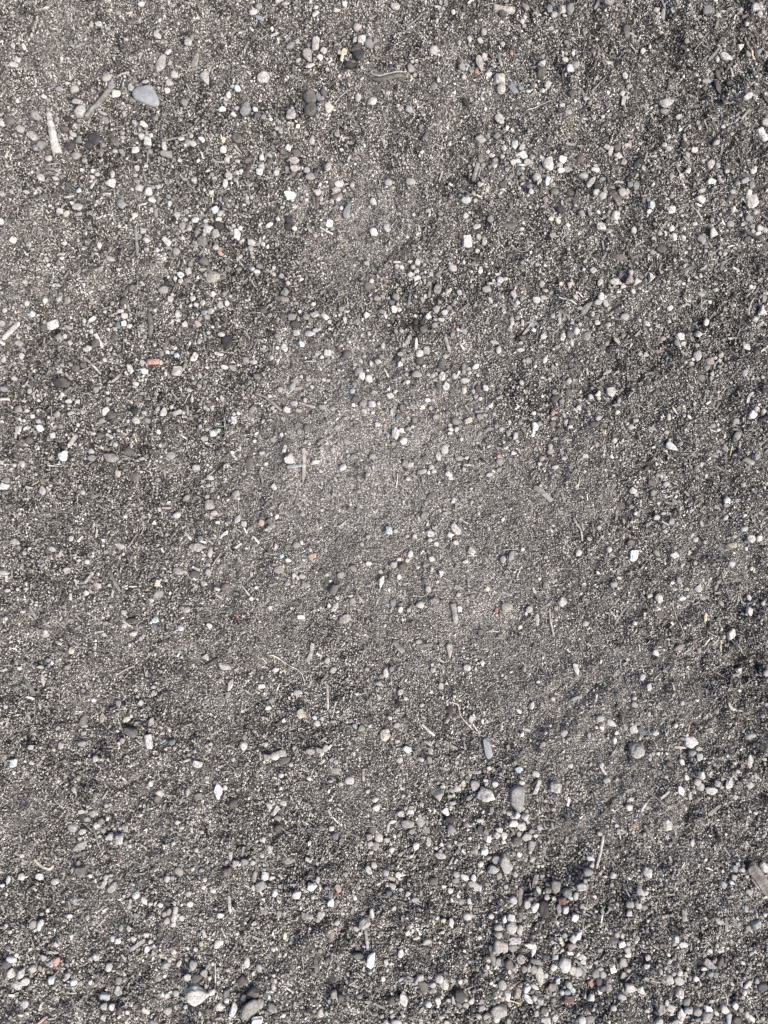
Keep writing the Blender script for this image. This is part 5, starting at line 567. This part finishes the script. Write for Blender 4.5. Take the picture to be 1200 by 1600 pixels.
def scatter(n, lo, hi, r, box):
    out = []; tries = 0
    while len(out) < n and tries < n * 12:
        tries += 1
        x, y = r.uniform(box[0], box[1]), r.uniform(box[2], box[3])
        inside = 0 <= x < W and 0 <= y < H
        if inside and r.random() * 2.6 > dens[int(y // 20), int(x // 20)]: continue
        if not inside and r.random() > .45: continue
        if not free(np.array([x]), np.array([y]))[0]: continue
        L = lo + (hi - lo) * r.random() ** 2.2; w_ = L * r.uniform(.55, .95)
        c = GC[r.choice(len(GC), p=[.12, .30, .28, .15, .06, .07, .02])] * r.uniform(.85, 1.2)
        s = dict(x=x, y=y, L=L, W=w_, ang=r.uniform(0, 3.14), col='l', shape=r.choice(['', '', 'a', 'b', 'u', 't']), rgb=c)
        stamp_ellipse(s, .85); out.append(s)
    return out
rr = np.random.default_rng(91)
merge_stones('gravel', scatter(6600, 3.0, 8.5, rr, (-80, 1280, -80, 1680)), 1, 'finest gravel between the pebbles', rr)
merge_stones('gravel', scatter(1500, 5, 15, rr, (-600, 1800, -600, 2200)), 1, 'sparse gravel around the edges of the view', rr)

# ------------------------------------------------------------------ twigs, splinters, straws and rootlets
def catmull(p, n):
    p = [np.array(q, float) for q in p]; p = [2 * p[0] - p[1]] + p + [2 * p[-1] - p[-2]]; out = []
    for i in range(1, len(p) - 2):
        for j in range(n):
            t_ = j / n; a, b_, c, d = p[i - 1:i + 3]
            out.append(.5 * ((2 * b_) + (c - a) * t_ + (2 * a - 5 * b_ + 4 * c - d) * t_ ** 2 + (3 * b_ - a - 3 * c + d) * t_ ** 3))
    out.append(p[-2]); return np.array(out)
def build_stick(s, r):
    kd = s['kind']; p = catmull(s['p'], 14 if len(s['p']) == 2 else 10)
    L = np.linalg.norm(p[-1] - p[0]); w = s['w'] / 2
    T = np.gradient(p, axis=0); T /= np.linalg.norm(T, axis=1)[:, None] + 1e-9; Nn = np.stack([-T[:, 1], T[:, 0]], -1)
    u = np.linspace(0, 1, len(p)); o_ = r.random() * 500
    wob = noise(u * L + o_, u * 0, max(6, L * .22), 12) * (.04 * w if kd == 's' else .05 * L if kd == 'f' else .028 * L)
    env = np.sin(np.pi * np.clip(u, 0, 1)) if kd != 's' else 1
    c = p + Nn * (wob * env)[:, None]
    wid = w * (1 + (.12 if kd == 's' else .3) * noise(u * L + o_, u * 0 + 5, 6, 13))
    if kd == 's' and s['p'][0][1] < s['p'][-1][1] and L > 40 and 'large pale' in str(s['name']): wid = wid * (.55 + .75 * u)
    if kd == 's':       # splinter: blunt or pointed ragged ends
        e0, e1 = r.uniform(.35, 1), r.uniform(.25, .95)
        wid = wid * np.clip(np.minimum(e0 + u * 5, e1 + (1 - u) * 5), 0, 1)
        wid = wid * 1.15; th = np.clip(wid * r.uniform(.45, .7), .7, 4.0); K = 8
    elif kd == 'y': th = wid * .8; K = 8
    elif kd == 't': wid = wid * (1.08 - .35 * u if r.random() < .5 else .75 + .35 * u); th = wid * .9; K = 9
    else: wid = np.maximum(wid * (1.15 - .45 * u), .55); th = wid; K = 6
    if s.get('wedge'): wid = w * (1.0 - .82 * u) * (1 + .1 * noise(u * L, u * 0, 4, 13)); th = np.clip(wid * .5, .8, 3.5)
    h = height(c[:, 0], c[:, 1]); hs = np.maximum(h, np.polyval(np.polyfit(u, h, 2), u)) if kd != 'f' else h
    hs = hs + (np.clip(h - hs, 0, None).max() * .4 if kd != 'f' else 0)
    hs = hs * .5 + np.polyval(np.polyfit(u, hs, 1), u) * .5 if kd in 'sty' else hs
    zc = np.maximum(hs, h - .3) + th * .45 + (1.1 if kd != 'f' else 2.3 + .8 * np.sin(u * 9 + o_))
    # pale fine stems are laid above the grains
    V = []
    a = np.arange(K) * 2 * np.pi / K
    for i in range(len(c)):
        ca, sa = np.cos(a), np.sin(a)
        if kd == 's': ca = np.sign(ca) * np.abs(ca) ** .55; sa = np.sign(sa) * np.abs(sa) ** .55
        rr_ = 1 + (r.uniform(-.10, .10, K) if kd in 'st' else 0)
        lx, lz = ca * wid[i] * rr_, sa * th[i] * rr_
        V.append(np.stack([c[i, 0] + Nn[i, 0] * lx - 600, 800 - (c[i, 1] + Nn[i, 1] * lx), zc[i] + lz], -1))
    n = len(c); V = np.concatenate(V)
    j0 = T[0] * r.uniform(0, .5) * w; V = np.concatenate([V, [[c[0, 0] - j0[0] - 600, 800 - c[0, 1] + j0[1], zc[0]]], [[c[-1, 0] + j0[0] - 600, 800 - c[-1, 1] - j0[1], zc[-1]]]])
    if kd == 's':       # frayed, slanting end grain
        for rg in (0, n - 1): V[rg * K:(rg + 1) * K, :2] += (T[rg] * np.array([1, -1]))[None] * r.uniform(-.6, .6, (K, 1)) * w
    F = []
    for i in range(n - 1):
        for k in range(K):
            a0, a1 = i * K + k, i * K + (k + 1) % K; b0, b1 = a0 + K, a1 + K; F += [(a0, b1, a1), (a0, b0, b1)]
    for k in range(K):
        F.append((n * K, k, (k + 1) % K)); F.append((n * K + 1, (n - 1) * K + (k + 1) % K, (n - 1) * K + k))
    col = colour(s['col'])
    # grain running along the stick
    ring = np.arange(len(V) - 2) % K; st = r.uniform(.6, 1.2, K)[ring]
    al = 1 + (.10 if kd == 's' else .3) * noise((np.arange(len(V) - 2) // K) * 1.0 + o_, ring * 3.1, 3.0, 14)
    C = np.concatenate([col[None] * (st * al)[:, None], np.tile(col * .7, (2, 1))])
    mid = V.mean(0)
    return V - mid, np.array(F), C, mid
KIND = {'s': ('wood_splinter', 'wood splinter', 'wood splinters strewn over the sand', 'splinter'), 't': ('twig', 'twig', 'twigs lying on the sand', 'twig'),
        'y': ('straw_stalk', 'straw', 'bits of straw on the sand', 'straw'), 'f': ('root_fibre', 'root fibre', 'fine roots and stems on the sand', 'fibre')}
rt = np.random.default_rng(55)
for s in STICKS:
    if s['name'] and 'wedge-shaped' in s['name']: s['wedge'] = 1
    V, F, C, mid = build_stick(s, rt)
    nm, cat, grp, word = KIND[s['kind']]
    o = link(nm, mesh_from(nm, V / 1000, F, 3, C, M_WOOD, s['kind'] != 's'), tuple(mid / 1000))
    o['category'] = cat; o['group'] = grp
    x, y = centre(s)
    if s['name']: o['label'] = named_label(s['name'], x, y); used[o['label']] = 1
    else:
        p0, p1 = s['p'][0], s['p'][-1]; L = math.hypot(p1[0] - p0[0], p1[1] - p0[1]); a = math.degrees(math.atan2(abs(p1[1] - p0[1]), p1[0] - p0[0] if p1[1] < p0[1] else p0[0] - p1[0])) % 180
        wy = 'level' if a < 20 or a > 160 else 'upright' if 70 < a < 110 else 'slanting'
        o['label'] = rel_label(f"{'short' if L < 18 else 'long'} {wy} {WORD[s['col'][0]]} {word}", x, y)

# ------------------------------------------------------------------ one-off things with an outline of their own
def prism_stone(name, pts, ang0, hgt, col, mat, z_off, label, cat, group=None, dome=.35, rough=.5, seed=1):
    """a flat stone or flake: its outline in photo pixels, real thickness, rounded rim"""
    r = np.random.default_rng(seed); p = catmull(list(pts) + [pts[0]], 4)[:-1]
    p = p + r.normal(0, rough * .3, p.shape); c = p.mean(0); n = len(p)
    z0 = seat(c[0], c[1], 10) + z_off; rings = [(1.0, -.5), (1.03, 0), (1.0, .35), (.93, .62), (.75, .62 + dome * .4), (.5, .62 + dome * .7), (.22, .62 + dome)]
    V = []
    for f, hz in rings:
        q = (p - c) * f; o_ = noise(p[:, 0] * f, p[:, 1] * f, 6, seed) * hgt * .22 * (hz > .5)
        V.append(np.stack([q[:, 0], -q[:, 1], hgt * hz + o_], -1))
    V = np.concatenate(V); V = np.concatenate([V, [[0, 0, hgt * (.62 + dome)]], [[0, 0, -hgt * .5]]])
    F = []
    for i in range(len(rings) - 1):
        for k in range(n):
            a0, a1 = i * n + k, i * n + (k + 1) % n; F += [(a0, a1, a1 + n), (a0, a1 + n, a0 + n)]
    tp = (len(rings) - 1) * n
    for k in range(n): F.append((tp + k, tp + (k + 1) % n, len(V) - 2)); F.append(((k + 1) % n, k, len(V) - 1))
    F = np.array(F)
    # keep the faces pointing outwards
    v0, v1, v2 = V[F[0][0]], V[F[0][1]], V[F[0][2]]; nn = np.cross(v1 - v0, v2 - v0)
    if np.dot(nn[:2], v0[:2]) < 0: F = F[:, ::-1]
    C = np.tile(colour(col), (len(V), 1)) * (1 + .25 * noise(V[:, 0] + 40 * seed, V[:, 1], 7, 15)[:, None])
    o = link(name, mesh_from(name, V / 1000, F, 3, C, mat, True), P(c[0], c[1], z0))
    o['label'] = label; o['category'] = cat
    if group: o['group'] = group
    return o
STG = 'stones lying on the sand'
prism_stone('stone', [(207, 148), (211, 140), (222, 136), (232, 133.5), (239, 137), (245, 148), (249, 159), (246, 166), (236, 166), (221, 160), (211, 155)], 0, 6.5, 'bbl', M_SLATE, 1, 'big flat smooth blue-grey slab stone in the top left', 'stone', STG, .15, .3, 2)
prism_stone('stone', [(754, 1156), (758, 1153.5), (764, 1154), (768, 1170), (770, 1180), (766, 1185), (759, 1182)], 0, 4.5, 'bbl', M_SLATE, 1, 'flat blue-grey four-sided slate chip at the lower centre-right', 'stone', STG, .1, .3, 3)
# knobbed grey driftwood twig in the top left: shaft with a knob and a branch stub
def sweep(name, pts, wids, col, mat, lift, r, K=10):
    p = catmull(pts, 8); u = np.linspace(0, 1, len(p)); wd = np.interp(u, np.linspace(0, 1, len(wids)), wids) / 2
    T = np.gradient(p, axis=0); T /= np.linalg.norm(T, axis=1)[:, None]; Nn = np.stack([-T[:, 1], T[:, 0]], -1)
    a = np.arange(K) * 2 * np.pi / K; hh_ = height(p[:, 0], p[:, 1]); base_ = np.polyval(np.polyfit(u, hh_, 1), u); base_ = base_ + .6 * (hh_ - base_).max(); V = []
    for i in range(len(p)):
        rr_ = 1 + r.uniform(-.08, .08, K); V.append(np.stack([p[i, 0] + Nn[i, 0] * np.cos(a) * wd[i] * rr_ - 600, 800 - (p[i, 1] + Nn[i, 1] * np.cos(a) * wd[i] * rr_), base_[i] + lift + wd[i] * .5 + np.sin(a) * wd[i] * .85 * rr_], -1))
    n = len(p); V = np.concatenate(V + [np.array([[p[0, 0] - 600, 800 - p[0, 1], base_[0] + lift + wd[0] * .5], [p[-1, 0] - 600, 800 - p[-1, 1], base_[-1] + lift + wd[-1] * .5]])])
    F = []
    for i in range(n - 1):
        for k in range(K): a0, a1 = i * K + k, i * K + (k + 1) % K; F += [(a0, a1 + K, a1), (a0, a0 + K, a1 + K)]
    for k in range(K): F.append((n * K, k, (k + 1) % K)); F.append((n * K + 1, (n - 1) * K + (k + 1) % K, (n - 1) * K + k))
    st = r.uniform(.7, 1.2, K)[np.arange(len(V)) % K]; C = colour(col)[None] * st[:, None] * (1 + .4 * noise(V[:, 0], V[:, 1], 4, 16)[:, None])
    mid = V.mean(0); return link(name, mesh_from(name, (V - mid) / 1000, np.array(F), 3, C, mat, True), tuple(mid / 1000))
def child(o, par):
    o.parent = par; o.location = tuple(np.array(o.location) - np.array(par.location))
re_ = np.random.default_rng(9)
def knobbed(name, shaft, knob, label):
    root = bpy.data.objects.new(name, None); scn.collection.objects.link(root); root.empty_display_size = .01
    x, y = shaft[0][-1]; root.location = P(x, y, float(height(x, y)))
    child(sweep('shaft', *shaft, M_WOOD, 1.0, re_), root); child(sweep('knob', *knob, M_WOOD, 1.6, re_), root)
    root['label'] = label; root['category'] = 'twig'; root['group'] = KIND['t'][2]; return root
knobbed('twig', ([(172, 138), (161, 155), (149, 170), (136, 186)], [8.5, 9, 9, 9, 7.5], 'gtk'), ([(171, 139), (175, 134.5), (179, 131)], [8.5, 12, 8], 'gb'), 'thick knobbed grey twig slanting between pebbles in the top left')
# curled dark strip of bark with a fibre tuft near the top centre
root = bpy.data.objects.new('bark_strip', None); scn.collection.objects.link(root); root.location = P(606, 127, float(height(606, 127))); root.empty_display_size = .01
child(sweep('bark', [(577, 124), (589, 129), (606, 126), (622, 123), (635, 124)], [3, 6, 8, 8, 4], 'knt', M_WOOD, 4, re_), root)
child(sweep('bark_edge', [(579, 120), (592, 124.5), (607, 121.5), (622, 119.5), (634, 121)], [1.5, 3, 2.4, 3, 1.5], 'lGt', M_WOOD, 10, re_), root)
root['label'] = 'dark curled bark strip with a pale rim near the top centre'; root['category'] = 'bark'
for i, q in enumerate([[(574, 120), (584, 112), (597, 116)], [(571, 116), (581, 121), (592, 118)], [(578, 108), (586, 117), (600, 112)]]):
    s = sweep('root_fibre', q, [.8, 1.3, .8], 'l', M_WOOD, 5, re_, 6); s['category'] = 'root fibre'; s['group'] = KIND['f'][2]
    s['label'] = ['pale hair-like fibre arching over the left end of the bark strip', 'lowest pale fibre across the left end of the bark strip', 'topmost pale fibre above the left end of the bark strip'][i]
# torn cream leaf scrap
lf = prism_stone('leaf_scrap', [(527, 85), (529, 79), (533, 81), (537, 76), (543, 79), (541, 86), (537, 88), (536, 96), (531, 95), (533, 88)], 0, 2.2, 'yc', M_WOOD, 3, 'torn cream-yellow leaf scrap left of a black stone near the top', 'leaf scrap', None, .5, .8, 5)
# tuft of dry yellowish fibres
for i in range(5):
    a = i * 1.25; cx, cy = 940.5, 676; q = [(cx - 6 * math.cos(a), cy - 6 * math.sin(a)), (cx + 2 * math.sin(a * 3), cy + 2 * math.cos(a * 2)), (cx + 6 * math.cos(a + .5), cy + 6 * math.sin(a + .5))]
    s = sweep('root_fibre', q, [.7, 1.1, .7], 'yt', M_WOOD, 3 + i * .5, re_, 6); s['category'] = 'root fibre'; s['group'] = 'yellowish fibres of one small tuft'
    s['label'] = ['level', 'rising', 'steep', 'falling', 'hooked'][i] + ' yellowish fibre in the small tangled tuft at the middle right'
# blue scrap


# fine plant fibres nobody could count
def fibres(n, r):
    K = 3; M = 5; px = r.uniform(-80, 1280, n); py = r.uniform(-80, 1680, n); a = r.uniform(0, 6.28, n); L = 5 + 20 * r.random(n) ** 2; cv = r.normal(0, .5, n)
    rad = r.uniform(.28, .55, n); Vs = np.zeros((n, M, K, 3)); tt = np.linspace(-.5, .5, M)
    for i, q in enumerate(tt):
        an = a + cv * q; x = px + np.cos(a) * L * q - np.sin(a) * cv * L * q * q; y = py + np.sin(a) * L * q + np.cos(a) * cv * L * q * q
        z = height(x, y) + 2.1 + 1.2 * q
        for k in range(K):
            b_ = k * 2.094; Vs[:, i, k] = np.stack([x - 600 - np.sin(an) * np.cos(b_) * rad, 800 - y + -np.cos(an) * np.cos(b_) * rad, z + np.sin(b_) * rad], -1)
    F = []
    for i in range(M - 1):
        for k in range(K): a0, a1 = i * K + k, i * K + (k + 1) % K; F.append((a0, a1, a1 + K, a0 + K))
    F = (np.array(F)[None] + (np.arange(n) * M * K)[:, None, None]).reshape(-1, 4)
    c = np.array([colour('c'), colour('l'), colour('tg'), colour('n')])[r.choice(4, n, p=[.3, .3, .25, .15])] * r.uniform(.8, 1.15, (n, 1))
    o = link('plant_fibres', mesh_from('plant_fibres', Vs.reshape(-1, 3) / 1000, F, 4, np.repeat(c, M * K, 0), M_WOOD, True))
    o['kind'] = 'stuff'; o['label'] = 'hair-fine dry plant fibres scattered on the sand'
fibres(4600, np.random.default_rng(3))
def wood_bits(n, r):
    BV = np.array([(x, y, z) for x in (-1, 0, 1) for y in (-1, 1) for z in (-1, 1)], float)
    BF = [(0, 1, 3, 2), (8, 10, 11, 9)]
    for q in (0, 4): BF += [(q, q + 4, q + 5, q + 1), (q + 2, q + 3, q + 7, q + 6), (q, q + 2, q + 6, q + 4), (q + 1, q + 5, q + 7, q + 3)]
    px = r.uniform(-80, 1280, n * 3); py = r.uniform(-80, 1680, n * 3); k = free(px, py) & (r.random(n * 3) < .35 + .65 * (np.abs(px - 640) / 600) ** 1.5 + .2 * (py < 560))
    px, py = px[k][:n], py[k][:n]; n = len(px)
    L = 2.2 + 5.5 * r.random(n) ** 1.7; w_ = r.uniform(.5, 1.3, n) * (1 + L * .06); t_ = r.uniform(.35, .8, n); a = r.uniform(0, 6.28, n); tl = r.normal(0, .16, n)
    V = BV[None] * np.stack([L, w_, t_], -1)[:, None]; V = V * (1 + r.uniform(-.28, .28, V.shape)); V[:, 4:8, 1] += (r.normal(0, .25, n) * w_)[:, None]
    x, y, z = V[..., 0], V[..., 1], V[..., 2] + V[..., 0] * tl[:, None]
    ca, sa = np.cos(a)[:, None], np.sin(a)[:, None]
    V = np.stack([x * ca - y * sa + px[:, None] - 600, x * sa + y * ca + 800 - py[:, None], z + (height(px, py) + 2.1)[:, None]], -1)
    F = (np.array(BF)[None] + (np.arange(n) * 12)[:, None, None]).reshape(-1, 4)
    c = np.array([colour('c'), colour('tg'), colour('nd'), colour('d'), colour('g')])[r.choice(5, n, p=[.10, .24, .22, .26, .18])] * r.uniform(.75, 1.15, (n, 1))
    o = link('wood_bits', mesh_from('wood_bits', V.reshape(-1, 3) / 1000, F, 4, np.repeat(c, 12, 0), M_WOOD, False))
    o['kind'] = 'stuff'; o['label'] = 'crumbs and slivers of wood strewn through the sand'
wood_bits(4600, np.random.default_rng(4))
